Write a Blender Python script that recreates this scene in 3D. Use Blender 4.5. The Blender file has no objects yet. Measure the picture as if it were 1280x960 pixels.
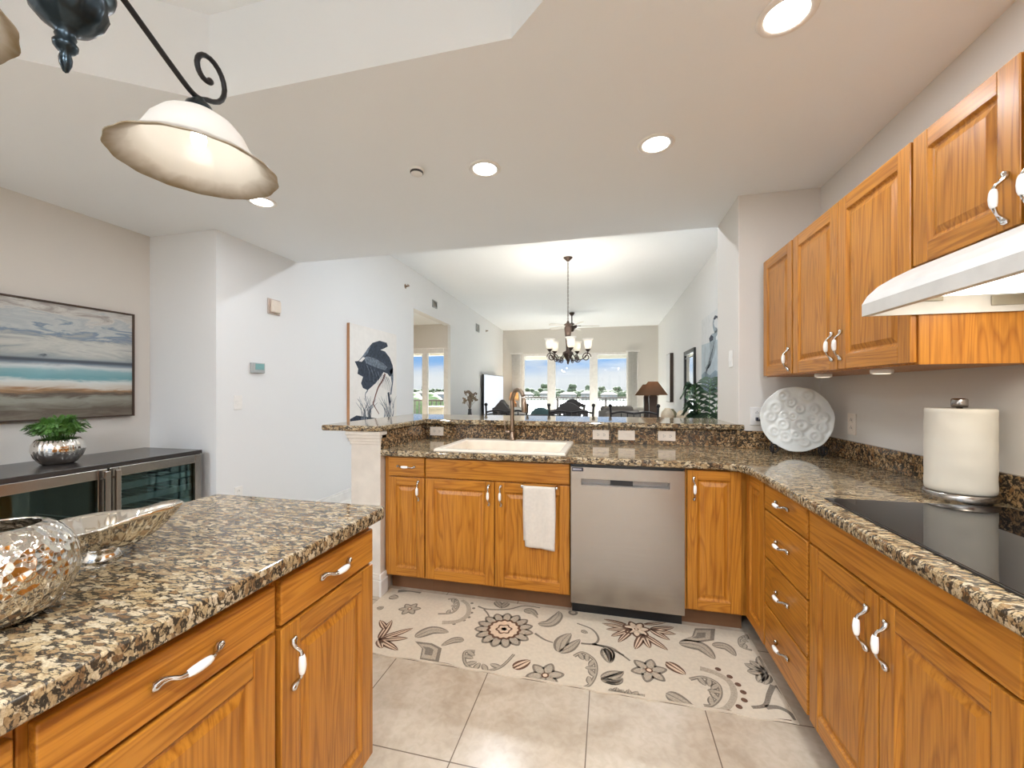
import bpy, math, random
from mathutils import Vector, Matrix
from mathutils.geometry import tessellate_polygon
C = bpy.context.scene.collection
S = bpy.context.scene
PI = math.pi
rnd = random.Random(7)

# ------------------------------------------------------------ camera, sky, exposure
EYE = 1.288
cd = bpy.data.cameras.new('camera')
cam = bpy.data.objects.new('camera', cd); C.objects.link(cam)
cam.location = (0, 0, EYE); cam.rotation_euler = (PI/2, 0, 0.2333)
cd.sensor_width = 36.0; cd.lens = 507.0/1280*36; cd.shift_y = 8/1280; cd.clip_start = .02; cd.clip_end = 3000
S.camera = cam
S.view_settings.view_transform = 'Standard'; S.view_settings.look = 'None'
S.view_settings.gamma = 1; S.view_settings.use_curve_mapping = False
S.view_settings.exposure = 1.06
S.cycles.use_denoising = True
S.cycles.max_bounces = 10; S.cycles.diffuse_bounces = 6; S.cycles.glossy_bounces = 5
S.cycles.transmission_bounces = 6; S.cycles.transparent_max_bounces = 12
S.cycles.caustics_reflective = False; S.cycles.caustics_refractive = False
S.cycles.sample_clamp_indirect = 4.0
SKY = .46
CAN_W = 3.0
BACK_FILL_W = 17.0          # unseen fill lamps added behind the camera
ISLAND_W = .12        # bulbs of the island light
DINING_W = 6.5       # bulbs of the dining chandelier
WARM = (.91, .97, 1.05)

w = bpy.data.worlds.new('sky'); S.world = w; w.use_nodes = True
nt = w.node_tree; nt.nodes.clear()
def wn(t, **k):
    n = nt.nodes.new(t)
    for a, b in k.items(): setattr(n, a, b)
    return n
wo = wn('ShaderNodeOutputWorld'); wb = wn('ShaderNodeBackground'); wb.inputs['Strength'].default_value = SKY
tc = wn('ShaderNodeTexCoord'); sx = wn('ShaderNodeSeparateXYZ')
nt.links.new(tc.outputs['Generated'], sx.inputs[0])
rp = wn('ShaderNodeValToRGB'); e = rp.color_ramp.elements
e[0].position = .48; e[0].color = (.50, .60, .66, 1)
e[1].position = .5; e[1].color = (.86, .90, .95, 1)
for p, c in ((.514, (.95, .97, 1.0, 1)), (.535, (.30, .56, .98, 1)), (.75, (.20, .44, .95, 1))):
    q = e.new(p); q.color = c
ma = wn('ShaderNodeMath', operation='MULTIPLY_ADD'); ma.inputs[1].default_value = .5; ma.inputs[2].default_value = .5
nt.links.new(sx.outputs['Z'], ma.inputs[0]); nt.links.new(ma.outputs[0], rp.inputs[0])
mp = wn('ShaderNodeMapping'); mp.inputs['Scale'].default_value = (2.2, 2.2, 9)
nz = wn('ShaderNodeTexNoise'); nz.inputs['Scale'].default_value = 2.1; nz.inputs['Detail'].default_value = 6
nt.links.new(tc.outputs['Generated'], mp.inputs[0]); nt.links.new(mp.outputs[0], nz.inputs[0])
cr = wn('ShaderNodeValToRGB'); cr.color_ramp.elements[0].position = .47; cr.color_ramp.elements[1].position = .66
nt.links.new(nz.outputs['Fac'], cr.inputs[0])
mx = wn('ShaderNodeMixRGB'); mx.inputs[2].default_value = (.93, .95, .98, 1)
nt.links.new(cr.outputs[0], mx.inputs[0]); nt.links.new(rp.outputs[0], mx.inputs[1])
hi = wn('ShaderNodeMapRange'); hi.inputs[1].default_value = .11; hi.inputs[2].default_value = .30; hi.inputs[3].default_value = 0; hi.inputs[4].default_value = 1
nt.links.new(sx.outputs['Z'], hi.inputs[0])
m2 = wn('ShaderNodeMixRGB'); m2.inputs[2].default_value = (5.0, 5.5, 6.3, 1)          # bright thin cloud overhead
nt.links.new(hi.outputs[0], m2.inputs[0]); nt.links.new(mx.outputs[0], m2.inputs[1])
nt.links.new(m2.outputs[0], wb.inputs[0]); nt.links.new(wb.outputs[0], wo.inputs[0])

sun = bpy.data.lights.new('sun', 'SUN'); sun.energy = 26.0; sun.angle = math.radians(3); sun.color = (1, .96, .90)
so = bpy.data.objects.new('sun', sun); C.objects.link(so); so.rotation_euler = (math.radians(-58), 0, math.radians(8)); so.location = (0, 30, 30)

# ------------------------------------------------------------ materials
MATS = {}
class NT:
    def __init__(s, name):
        s.m = bpy.data.materials.new(name); s.m.use_nodes = True
        s.t = s.m.node_tree; s.b = s.t.nodes['Principled BSDF']; s.out = s.t.nodes['Material Output']
        MATS[name] = s.m
    def n(s, t, **k):
        nd = s.t.nodes.new(t)
        for a, b in k.items(): setattr(nd, a, b)
        return nd
    def l(s, a, b): s.t.links.new(a, b)
    def coord(s, scale=(1, 1, 1), rand=True):
        tcn = s.n('ShaderNodeTexCoord'); mpn = s.n('ShaderNodeMapping')
        mpn.inputs['Scale'].default_value = scale
        s.l(tcn.outputs['Object'], mpn.inputs[0])
        if rand:
            oi = s.n('ShaderNodeObjectInfo'); mu = s.n('ShaderNodeMath', operation='MULTIPLY'); mu.inputs[1].default_value = 37.0
            s.l(oi.outputs['Random'], mu.inputs[0]); s.l(mu.outputs[0], mpn.inputs['Location'])
        return mpn.outputs[0]
    def noise(s, co, scale, detail=4, dist=0, rough=.5):
        nd = s.n('ShaderNodeTexNoise'); nd.inputs['Scale'].default_value = scale; nd.inputs['Detail'].default_value = detail
        nd.inputs['Distortion'].default_value = dist; nd.inputs['Roughness'].default_value = rough
        if co is not None: s.l(co, nd.inputs['Vector'])
        return nd
    def ramp(s, fac, stops, interp='LINEAR'):
        nd = s.n('ShaderNodeValToRGB'); r = nd.color_ramp; r.interpolation = interp
        while len(r.elements) < len(stops): r.elements.new(.5)
        for el, (p, c) in zip(r.elements, stops): el.position = p; el.color = (c[0], c[1], c[2], 1)
        s.l(fac, nd.inputs[0]); return nd.outputs[0]
    def mix(s, fac, a, b, mode='MIX'):
        nd = s.n('ShaderNodeMixRGB', blend_type=mode)
        for i, v in ((0, fac), (1, a), (2, b)):
            if isinstance(v, (int, float)): nd.inputs[i].default_value = v
            elif isinstance(v, tuple): nd.inputs[i].default_value = (*v, 1) if len(v) == 3 else v
            else: s.l(v, nd.inputs[i])
        return nd.outputs[0]
    def math(s, op, a, b=None, c=None):
        nd = s.n('ShaderNodeMath', operation=op)
        for i, v in enumerate((a, b, c)):
            if v is None: continue
            if isinstance(v, (int, float)): nd.inputs[i].default_value = v
            else: s.l(v, nd.inputs[i])
        return nd.outputs[0]
    def bump(s, h, strength=.2, dist=.01):
        nd = s.n('ShaderNodeBump'); nd.inputs['Strength'].default_value = strength; nd.inputs['Distance'].default_value = dist
        s.l(h, nd.inputs['Height']); s.l(nd.outputs[0], s.b.inputs['Normal'])
    def set(s, rough=.5, metal=0, col=None, spec=None, **k):
        b = s.b; b.inputs['Roughness'].default_value = rough; b.inputs['Metallic'].default_value = metal
        if spec is not None: b.inputs['Specular IOR Level'].default_value = spec
        if col is not None:
            if isinstance(col, tuple): b.inputs['Base Color'].default_value = (*col, 1)
            else: s.l(col, b.inputs['Base Color'])
        for a, v in k.items(): b.inputs[a.replace('_', ' ')].default_value = v
        return s.m

def plain(name, col, rough=.5, metal=0, var=.06, scale=14, **k):
    n = NT(name); f = n.noise(n.coord(), scale, 3)
    a = tuple(max(0, c*(1-var)) for c in col); b = tuple(min(1, c*(1+var)) for c in col)
    return n.set(rough, metal, n.ramp(f.outputs['Fac'], [(.3, a), (.7, b)]), **k)

def emis(name, col, st, base=None):
    n = NT(name); n.set(.4, 0, base or col)
    n.b.inputs['Emission Color'].default_value = (*col, 1); n.b.inputs['Emission Strength'].default_value = st
    return n.m

def oak(name, axis, tint=1.0):
    n = NT(name)
    k = [17, 17, 17]; k[axis] = 1.25
    co = n.coord(tuple(k))
    big = n.noise(co, .55, 2, .35)
    rings = n.math('FRACT', n.math('MULTIPLY', big.outputs['Fac'], 13.0))
    k2 = [150, 150, 150]; k2[axis] = 5
    pore = n.noise(n.coord(tuple(k2)), 1.0, 3, .2)
    ringc = n.ramp(rings, [(0, (.350, .125, .012)), (.25, (.465, .185, .021)), (.8, (.505, .210, .026)), (1, (.355, .130, .013))])
    porec = n.ramp(pore.outputs['Fac'], [(.34, (.66, .60, .54)), (.56, (1, 1, 1))])
    col = n.mix(.75, ringc, porec, 'MULTIPLY')
    oi = n.n('ShaderNodeObjectInfo')
    tintc = n.ramp(oi.outputs['Random'], [(0, (.93*tint, .92*tint, .90*tint)), (1, (1.06*tint, 1.04*tint, 1.02*tint))])
    col = n.mix(1.0, col, tintc, 'MULTIPLY')
    n.bump(pore.outputs['Fac'], .08, .002)
    return n.set(.36, 0, col, spec=.35, Coat_Weight=.10, Coat_Roughness=.2)
oak('oak_z', 2); oak('oak_x', 0); oak('oak_y', 1)

def granite(name, sc=60, dark=0.0, elong=(1, 1, 1), rot=0, tint=(1, 1, 1)):
    n = NT(name)
    tcn = n.n('ShaderNodeTexCoord'); mpn = n.n('ShaderNodeMapping'); mpn.inputs['Scale'].default_value = elong; mpn.inputs['Rotation'].default_value = (0, 0, rot)
    n.l(tcn.outputs['Object'], mpn.inputs[0]); co = mpn.outputs[0]
    wob = n.noise(co, 42, 3)
    vm = n.n('ShaderNodeVectorMath', operation='MULTIPLY_ADD')
    n.l(wob.outputs['Color'], vm.inputs[0]); vm.inputs[1].default_value = (.030, .030, .030); n.l(co, vm.inputs[2])
    v1 = n.n('ShaderNodeTexVoronoi'); v1.inputs['Scale'].default_value = sc; n.l(vm.outputs[0], v1.inputs['Vector'])
    v2 = n.n('ShaderNodeTexVoronoi', feature='DISTANCE_TO_EDGE'); v2.inputs['Scale'].default_value = sc; n.l(vm.outputs[0], v2.inputs['Vector'])
    sp = n.n('ShaderNodeSeparateColor'); n.l(v1.outputs['Color'], sp.inputs[0])
    cell = n.ramp(sp.outputs[0], [(p, tuple(a*b for a, b in zip(c, tint))) for p, c in ((0, (.17, .095, .045)), (.14, (.30, .195, .10)), (.40, (.43, .32, .18)), (.70, (.53, .42, .265)), (1, (.60, .51, .37)))])
    mott = n.noise(co, 120, 4, .5)
    cell = n.mix(.6, cell, n.ramp(mott.outputs['Fac'], [(.30, (.50, .44, .38)), (.55, (1.05, 1.04, 1.02))]), 'MULTIPLY')
    dn = n.noise(co, 62, 5, .9, .62)
    ed = n.ramp(v2.outputs['Distance'], [(.0, (.30,)*3), (.16, (0,)*3)])
    gap = n.math('SUBTRACT', dn.outputs['Fac'], n.math('MULTIPLY', ed, .42))
    mask = n.ramp(gap, [(.375+dark, (0,)*3), (.465+dark, (1,)*3)])
    col = n.mix(mask, (.045, .036, .026), cell)
    fine = n.noise(co, 300, 2)
    col = n.mix(.55, col, n.ramp(fine.outputs['Fac'], [(.36, (.60, .56, .52)), (.6, (1.12, 1.1, 1.08))]), 'MULTIPLY')
    return n.set(.07, 0, col, spec=.45)
granite('granite', 58, .012, (.68, 1.65, 1.1), .35, (.90, .90, .88)); granite('granite_splash', 58, .05, (1, 1, 1), 0, (.95, .80, .66))

n = NT('tile')
co = n.coord((1, 1, 1), False)
s3 = n.n('ShaderNodeSeparateXYZ'); n.l(co, s3.inputs[0])
def line(val, period, phase, half):
    a = n.math('DIVIDE', n.math('SUBTRACT', val, phase), period)
    a = n.math('ABSOLUTE', n.math('SUBTRACT', a, n.math('ROUND', a)))
    return n.math('LESS_THAN', n.math('MULTIPLY', a, period), half)
X_, Y_ = s3.outputs[0], s3.outputs[1]
front = n.math('LESS_THAN', Y_, 1.7265); strip = n.math('MULTIPLY', n.math('GREATER_THAN', Y_, 1.7265), n.math('LESS_THAN', Y_, 1.787))
gx = line(X_, .457, .394, .0022)
gx2 = line(X_, .4535, .161, .0018)
gy1 = line(Y_, .457, 1.7265, .0022); gy2 = line(Y_, .457, 1.787, .0022)
inst = n.math('MAXIMUM', n.math('MULTIPLY', strip, gx2), n.math('MULTIPLY', n.math('SUBTRACT', 1.0, strip), gx))
yl = n.math('MAXIMUM', n.math('MULTIPLY', front, gy1), n.math('MULTIPLY', n.math('SUBTRACT', 1.0, front), gy2))
yl = n.math('MULTIPLY', yl, n.math('SUBTRACT', 1.0, n.math('MULTIPLY', strip, 0.0)))
edge2 = n.math('LESS_THAN', n.math('ABSOLUTE', n.math('SUBTRACT', Y_, 1.7265)), .0022)
gr = n.math('MAXIMUM', n.math('MAXIMUM', inst, yl), edge2)
a1 = n.noise(co, 5, 6, .8); a2 = n.noise(co, 34, 4, .5)
base = n.ramp(a1.outputs['Fac'], [(.30, (.425, .350, .26)), (.5, (.515, .435, .335)), (.72, (.57, .495, .395))])
base = n.mix(.35, base, n.ramp(a2.outputs['Fac'], [(.35, (.72, .68, .62)), (.6, (1, 1, 1))]), 'MULTIPLY')
col = n.mix(gr, base, (.17, .13, .095))
n.bump(n.math('SUBTRACT', 1.0, gr), .3, .002)
n.set(.22, 0, col)

def paint(name, col, rough=.6, scale=55):
    n = NT(name); co = n.coord((1, 1, 1), False)
    f = n.noise(co, scale, 4); n.bump(f.outputs['Fac'], .06, .004)
    g = n.noise(co, 1.3, 2)
    return n.set(rough, 0, n.ramp(g.outputs['Fac'], [(.3, tuple(c*.985 for c in col)), (.7, col)]))
paint('wall_paint', (.69, .655, .605)); paint('wall_white', (.78, .785, .785)); paint('ceiling_paint', (.88, .91, .935), .7, 30)
plain('trim_white', (.78, .76, .73), .35); plain('column_paint', (.64, .585, .51), .45)
plain('bounce_carpet', (.74, .71, .66), .9)
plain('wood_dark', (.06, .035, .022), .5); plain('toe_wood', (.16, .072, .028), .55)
# brushed steel
n = NT('steel'); co = n.coord((3, 3, 420)); f = n.noise(co, 1, 3)
n.bump(f.outputs['Fac'], .10, .001)
n.set(.24, 1, n.ramp(f.outputs['Fac'], [(.3, (.385, .355, .325)), (.7, (.42, .39, .36))]))
plain('chrome', (.62, .61, .60), .12, 1, .03); plain('bronze', (.075, .052, .042), .38, .8, .2); plain('nickel', (.33, .245, .18), .3, 1, .1)
plain('silver', (.78, .75, .70), .09, 1, .04)
plain('ceramic_white', (.84, .82, .78), .12); plain('outlet_plastic', (.80, .71, .61), .3); plain('white_plastic', (.82, .80, .77), .35)
plain('slot_dark', (.05, .045, .04), .5); plain('sink_biscuit', (.80, .715, .60), .18)
plain('black_glass', (.006, .006, .007), .02, 0, .1, spec=.6); plain('black', (.012, .012, .013), .35); plain('iron', (.022, .020, .020), .42, .6)
plain('iron_blue', (.030, .042, .050), .28, .85, .3, 30)
plain('pocket_shade', (.27, .25, .235), .35, 1); plain('paper', (.68, .64, .555), .9, 0, .02); plain('towel_cloth', (.62, .57, .50), .95, 0, .04, 60)
plain('hood_white', (.62, .61, .58), .35); plain('hood_inner', (.62, .57, .47), .4); plain('filter_grey', (.36, .33, .26), .5, .4)
plain('fridge_top', (.035, .030, .028), .22); plain('fridge_body', (.05, .05, .052), .4); plain('rack_grey', (.60, .60, .57), .35, .1)
plain('fridge_liner', (.05, .10, .12), .5)
plain('leaf_green', (.075, .19, .030), .5, 0, .4, 30); plain('leaf_dark', (.022, .055, .025), .45, 0, .4, 30)
plain('soil', (.03, .022, .015), .9)
plain('plate_white', (.70, .72, .69), .12, 0, .08, 9)
plain('cork_wood', (.30, .14, .05), .5); plain('canvas_white', (.80, .77, .73), .85, 0, .03); plain('canvas_edge', (.50, .26, .13), .7)
plain('heron_navy', (.030, .042, .065), .8, 0, .5, 30); plain('heron_grey', (.14, .17, .21), .8, 0, .5, 30); plain('heron_legs', (.16, .07, .05), .8)
plain('heron_mid', (.30, .36, .40), .8, 0, .25, 9); plain('art_water', (.48, .56, .61), .8, 0, .12, 7); plain('art_deep', (.25, .33, .40), .8, 0, .3, 7)
plain('art_pale', (.72, .74, .75), .8, 0, .05)
plain('wood_black', (.028, .024, .022), .45); plain('fabric_grey', (.165, .15, .13), .9); plain('fabric_slate', (.12, .125, .13), .9); plain('fabric_white', (.66, .63, .58), .9); plain('fabric_teal', (.07, .13, .145), .9)
emis('screen', (.86, .92, 1.0), .46, (.02, .02, .022))  # emission stands in for the window reflection on the television
plain('mirror', (.85, .87, .87), .02, 1, .01)
plain('dried', (.26, .20, .14), .9, 0, .4, 40); plain('vase_dark', (.06, .06, .06), .3); plain('vase_cream', (.62, .52, .38), .4, 0, .15)
plain('vase_sage', (.20, .19, .11), .4)
plain('blind', (.74, .73, .71), .6); plain('blade_white', (.72, .68, .62), .4)
plain('rail_metal', (.045, .04, .036), .5); plain('deck', (.42, .40, .37), .8); plain('stucco', (.50, .49, .43), .9)
plain('house_wall', (.15, .142, .128), .9, 0, .1); plain('house_roof', (.055, .047, .041), .9, 0, .3, 2); plain('house_window', (.12, .14, .16), .3)
plain('tree_leaf', (.042, .058, .026), .9, 0, .45, 2); plain('hedge_leaf', (.07, .11, .032), .8, 0, .5, 6); plain('shore', (.17, .17, .13), .9)
n = NT('sea'); f = n.noise(n.coord((.05, .05, .05)), 1, 4); n.bump(f.outputs['Fac'], .2, .5); n.set(.55, 0, (.24, .29, .33), spec=.1)
plain('rug_base', (.60, .515, .395), .95, 0, .05, 60); plain('rug_grey', (.20, .165, .125), .95, 0, .3, 160); plain('rug_taupe', (.40, .335, .25), .95, 0, .2, 160)
plain('rug_brown', (.125, .062, .036), .95, 0, .3, 160); plain('rug_cream', (.66, .50, .35), .95, 0, .08, 60); plain('rug_edge', (.10, .075, .06), .95)
plain('label_dark', (.025, .025, .04), .4); plain('label_light', (.45, .45, .5), .4)
plain('lcd', (.22, .42, .42), .2); plain('device_grey', (.40, .42, .42), .4); plain('strobe_red', (.60, .50, .44), .3)
emis('lens_glow', (1, .95, .86), 9.0); emis('bulb_glow', (1, .90, .74), 10.0); emis('bulb_soft', (1, .96, .88), 3.0); emis('hood_glow', (1, .95, .86), 2.6); emis('puck_glow', (1, .85, .65), .8, (.8, .7, .6))
# glass panes (clear, with the reflection of a flat pane)
n = NT('pane'); tr = n.n('ShaderNodeBsdfTransparent'); tr.inputs[0].default_value = (.97, .985, .98, 1)
gl = n.n('ShaderNodeBsdfGlossy'); gl.inputs['Roughness'].default_value = .0
fr = n.n('ShaderNodeFresnel'); fr.inputs[0].default_value = 1.45
ms = n.n('ShaderNodeMixShader'); n.l(fr.outputs[0], ms.inputs[0]); n.l(tr.outputs[0], ms.inputs[1]); n.l(gl.outputs[0], ms.inputs[2]); n.l(ms.outputs[0], n.out.inputs[0])
n = NT('smoked_pane'); tr = n.n('ShaderNodeBsdfTransparent'); tr.inputs[0].default_value = (.60, .72, .74, 1)
gl = n.n('ShaderNodeBsdfGlossy'); gl.inputs['Roughness'].default_value = .02; gl.inputs[0].default_value = (.7, .9, .85, 1)
fr = n.n('ShaderNodeFresnel'); fr.inputs[0].default_value = 1.55
ms = n.n('ShaderNodeMixShader'); n.l(fr.outputs[0], ms.inputs[0]); n.l(tr.outputs[0], ms.inputs[1]); n.l(gl.outputs[0], ms.inputs[2]); n.l(ms.outputs[0], n.out.inputs[0])
# frosted lamp glass: cream alabaster, amber towards the fluted rim (the glass itself is stained)
def alabaster(name, glow, z0, z1, amber):
    n = NT(name); tcn = n.n('ShaderNodeTexCoord'); s3 = n.n('ShaderNodeSeparateXYZ'); n.l(tcn.outputs['Object'], s3.inputs[0])
    mr = n.n('ShaderNodeMapRange'); mr.inputs[1].default_value = z0; mr.inputs[2].default_value = z1; n.l(s3.outputs[2], mr.inputs[0])
    nz = n.noise(n.coord((1, 1, 1), False), 22, 4, .6)
    f = n.math('ADD', mr.outputs[0], n.math('MULTIPLY', n.math('SUBTRACT', nz.outputs['Fac'], .5), .35))
    col = n.ramp(f, [(0, amber), (.22, tuple(.5*(a+.8) for a in amber)), (.5, (.86, .84, .79)), (1, (.88, .86, .82))])
    d = n.n('ShaderNodeBsdfDiffuse'); t = n.n('ShaderNodeBsdfTranslucent'); n.l(col, d.inputs[0]); n.l(col, t.inputs[0])
    m1 = n.n('ShaderNodeMixShader'); m1.inputs[0].default_value = .35; n.l(d.outputs[0], m1.inputs[1]); n.l(t.outputs[0], m1.inputs[2])
    g = n.n('ShaderNodeBsdfGlossy'); g.inputs['Roughness'].default_value = .15
    m2 = n.n('ShaderNodeMixShader'); m2.inputs[0].default_value = .05; n.l(m1.outputs[0], m2.inputs[1]); n.l(g.outputs[0], m2.inputs[2])
    if glow:
        em = n.n('ShaderNodeEmission'); em.inputs[1].default_value = glow; n.l(col, em.inputs[0])
        ad = n.n('ShaderNodeAddShader'); n.l(m2.outputs[0], ad.inputs[0]); n.l(em.outputs[0], ad.inputs[1]); n.l(ad.outputs[0], n.out.inputs[0])
    else: n.l(m2.outputs[0], n.out.inputs[0])
alabaster('shade_glass', 0, -.072, -.005, (.34, .25, .12)); alabaster('bell_glass', 0, -.2, -.05, (.8, .7, .5))
def shade_cloth(name, col, glow):
    n = NT(name); f = n.noise(n.coord(), 90, 2); c = n.ramp(f.outputs['Fac'], [(.3, tuple(x*.9 for x in col)), (.7, col)])
    d = n.n('ShaderNodeBsdfDiffuse'); t = n.n('ShaderNodeBsdfTranslucent'); n.l(c, d.inputs[0]); n.l(c, t.inputs[0])
    m1 = n.n('ShaderNodeMixShader'); m1.inputs[0].default_value = .5; n.l(d.outputs[0], m1.inputs[1]); n.l(t.outputs[0], m1.inputs[2])
    n.l(m1.outputs[0], n.out.inputs[0])
shade_cloth('shade_tan', (.26, .155, .095), 0); shade_cloth('shade_peach', (.85, .62, .36), 0)
# hand-painted seascape: sky, surf and sand in broad strokes
n = NT('seascape'); tcn = n.n('ShaderNodeTexCoord'); s3 = n.n('ShaderNodeSeparateXYZ'); n.l(tcn.outputs['Object'], s3.inputs[0])
mpn = n.n('ShaderNodeMapping'); mpn.inputs['Scale'].default_value = (1, 1.5, 7); n.l(tcn.outputs['Object'], mpn.inputs[0])
st = n.noise(mpn.outputs[0], 2.4, 8, .9, .62)
v = n.math('DIVIDE', n.math('ADD', s3.outputs[2], .395), .79)
amp = n.ramp(v, [(0, (.24,)*3), (.28, (.14,)*3), (.38, (.08,)*3), (.475, (.05,)*3), (.492, (.004,)*3), (.52, (.004,)*3), (.56, (.40,)*3), (1, (.75,)*3)])
vv = n.math('ADD', v, n.math('MULTIPLY', n.math('SUBTRACT', st.outputs['Fac'], .5), amp))
col = n.ramp(vv, [(0, (.19, .165, .125)), (.07, (.11, .085, .062)), (.12, (.20, .185, .15)), (.17, (.28, .285, .235)), (.21, (.10, .075, .055)), (.245, (.34, .20, .10)), (.275, (.58, .54, .47)), (.325, (.62, .66, .64)),
    (.36, (.15, .34, .38)), (.42, (.24, .42, .46)), (.455, (.58, .63, .63)), (.483, (.16, .21, .26)), (.495, (.07, .09, .12)), (.51, (.06, .08, .10)), (.525, (.30, .34, .36)), (.58, (.44, .46, .44)), (.64, (.55, .56, .52)), (.70, (.36, .38, .38)), (.745, (.17, .24, .33)), (.79, (.50, .53, .52)),
    (.86, (.40, .44, .46)), (.92, (.58, .57, .53)), (1, (.34, .31, .29))][:32])
n.bump(st.outputs['Fac'], .15, .004)
n.set(.5, 0, col)
# hammered glaze of the plate and the vase
n = NT('silver_hammered'); v1 = n.n('ShaderNodeTexVoronoi', feature='SMOOTH_F1'); v1.inputs['Scale'].default_value = 84; v1.inputs['Smoothness'].default_value = .2
n.l(n.coord((1, 1, .8), False), v1.inputs['Vector']); n.bump(v1.outputs['Distance'], .85, .006); n.set(.08, 1, (.74, .70, .64))

# ------------------------------------------------------------ mesh helpers
ORG = {}
class MB:
    """collects vertices and faces of one object"""
    def __init__(s): s.v = []; s.f = []; s.mi = []; s.sm = []
    def add(s, verts, faces, mi=0, sm=False):
        k = len(s.v); s.v += [tuple(p) for p in verts]
        for f in faces: s.f.append(tuple(k+i for i in f)); s.mi.append(mi); s.sm.append(sm)
        return s
    def box(s, x0, x1, y0, y1, z0, z1, mi=0):
        x0, x1 = min(x0, x1), max(x0, x1); y0, y1 = min(y0, y1), max(y0, y1); z0, z1 = min(z0, z1), max(z0, z1)
        v = [(x, y, z) for z in (z0, z1) for y in (y0, y1) for x in (x0, x1)]
        return s.add(v, [(0, 2, 3, 1), (4, 5, 7, 6), (0, 1, 5, 4), (2, 6, 7, 3), (0, 4, 6, 2), (1, 3, 7, 5)], mi)
    def obox(s, c, ax, ay, az, mi=0):
        c, ax, ay, az = map(Vector, (c, ax, ay, az))
        v = [c+ax*i+ay*j+az*k for k in (-1, 1) for j in (-1, 1) for i in (-1, 1)]
        f = [(0, 2, 3, 1), (4, 5, 7, 6), (0, 1, 5, 4), (2, 6, 7, 3), (0, 4, 6, 2), (1, 3, 7, 5)]
        if ax.cross(ay).dot(az) < 0: f = [q[::-1] for q in f]
        return s.add(v, f, mi)
    def prism(s, pts, vec, mi=0, holes=(), side_mi=None, sm=False):
        loops = [list(map(Vector, pts))]+[list(map(Vector, h)) for h in holes]
        vec = Vector(vec); flat = [p for l in loops for p in l]; n_ = len(flat)
        nrm = Vector((0, 0, 0)); L = loops[0]
        for i in range(len(L)): nrm += L[i].cross(L[(i+1) % len(L)])
        tris = tessellate_polygon(loops)
        def ori(t, up):
            a, b, c = (flat[i] for i in t); return t if ((b-a).cross(c-a).dot(vec) > 0) == up else t[::-1]
        k = len(s.v); s.v += [tuple(p) for p in flat]+[tuple(p+vec) for p in flat]
        for t in tris:
            s.f.append(tuple(k+i for i in ori(tuple(t), False))); s.mi.append(mi); s.sm.append(False)
            s.f.append(tuple(k+n_+i for i in ori(tuple(t), True))); s.mi.append(mi); s.sm.append(False)
        o = 0
        for li, l in enumerate(loops):
            m = len(l); a = Vector((0, 0, 0))
            for i in range(m): a += l[i].cross(l[(i+1) % m])
            flip = (a.dot(vec) < 0) != (li > 0)
            for i in range(m):
                j = (i+1) % m; q = (k+o+i, k+o+j, k+o+j+n_, k+o+i+n_)
                s.f.append(q[::-1] if flip else q); s.mi.append(mi if side_mi is None else side_mi); s.sm.append(sm)
            o += m
        return s
    def tube(s, pts, r, seg=8, mi=0, closed=False, flat=1.0):
        pts = [Vector(p) for p in pts]; m = len(pts)
        rs = r if isinstance(r, (list, tuple)) else [r]*m
        tg = []
        for i in range(m):
            a = pts[(i-1) % m] if (closed or i > 0) else pts[i]; b = pts[(i+1) % m] if (closed or i < m-1) else pts[i]
            tg.append((b-a).normalized() if (b-a).length > 1e-9 else Vector((0, 0, 1)))
        up = Vector((0, 0, 1)) if abs(tg[0].z) < .9 else Vector((1, 0, 0))
        nn = (up-tg[0]*up.dot(tg[0])).normalized(); vs = []
        for i in range(m):
            nn = nn-tg[i]*nn.dot(tg[i])
            nn = nn.normalized() if nn.length > 1e-6 else tg[i].orthogonal().normalized()
            bb = tg[i].cross(nn)
            for k in range(seg):
                a = 2*PI*k/seg; vs.append(pts[i]+(nn*math.cos(a)+bb*math.sin(a)*flat)*rs[i])
        fs = []
        for i in range(m if closed else m-1):
            j = (i+1) % m
            for k in range(seg):
                l = (k+1) % seg; fs.append((i*seg+k, i*seg+l, j*seg+l, j*seg+k))
        s.add(vs, fs, mi, True)
        if not closed:
            k0 = len(s.v)-len(vs)
            s.f.append(tuple(k0+k for k in range(seg))[::-1]); s.mi.append(mi); s.sm.append(False)
            s.f.append(tuple(k0+(m-1)*seg+k for k in range(seg))); s.mi.append(mi); s.sm.append(False)
        return s
    def lathe(s, prof, c=(0, 0, 0), seg=32, mi=0, fn=None, axis=None):
        vs = []; m = len(prof); c = Vector(c)
        R = Vector((0, 0, 1)).rotation_difference(Vector(axis)).to_matrix() if axis is not None else None
        for r, z in prof:
            for k in range(seg):
                a = 2*PI*k/seg; rr = r*(fn(a, r, z) if fn else 1)
                p = Vector((rr*math.cos(a), rr*math.sin(a), z)); vs.append(c+(R @ p if R else p))
        fs = []
        for i in range(m-1):
            for k in range(seg):
                l = (k+1) % seg; fs.append((i*seg+k, i*seg+l, (i+1)*seg+l, (i+1)*seg+k))
        return s.add(vs, fs, mi, True)
    def cyl(s, c, r, h, seg=24, mi=0, axis=(0, 0, 1)):
        s.lathe([(0.0001, 0), (r*.97, 0), (r, r*.03), (r, h-r*.03), (r*.97, h), (.0001, h)], c, seg, mi, None, axis); return s
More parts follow.
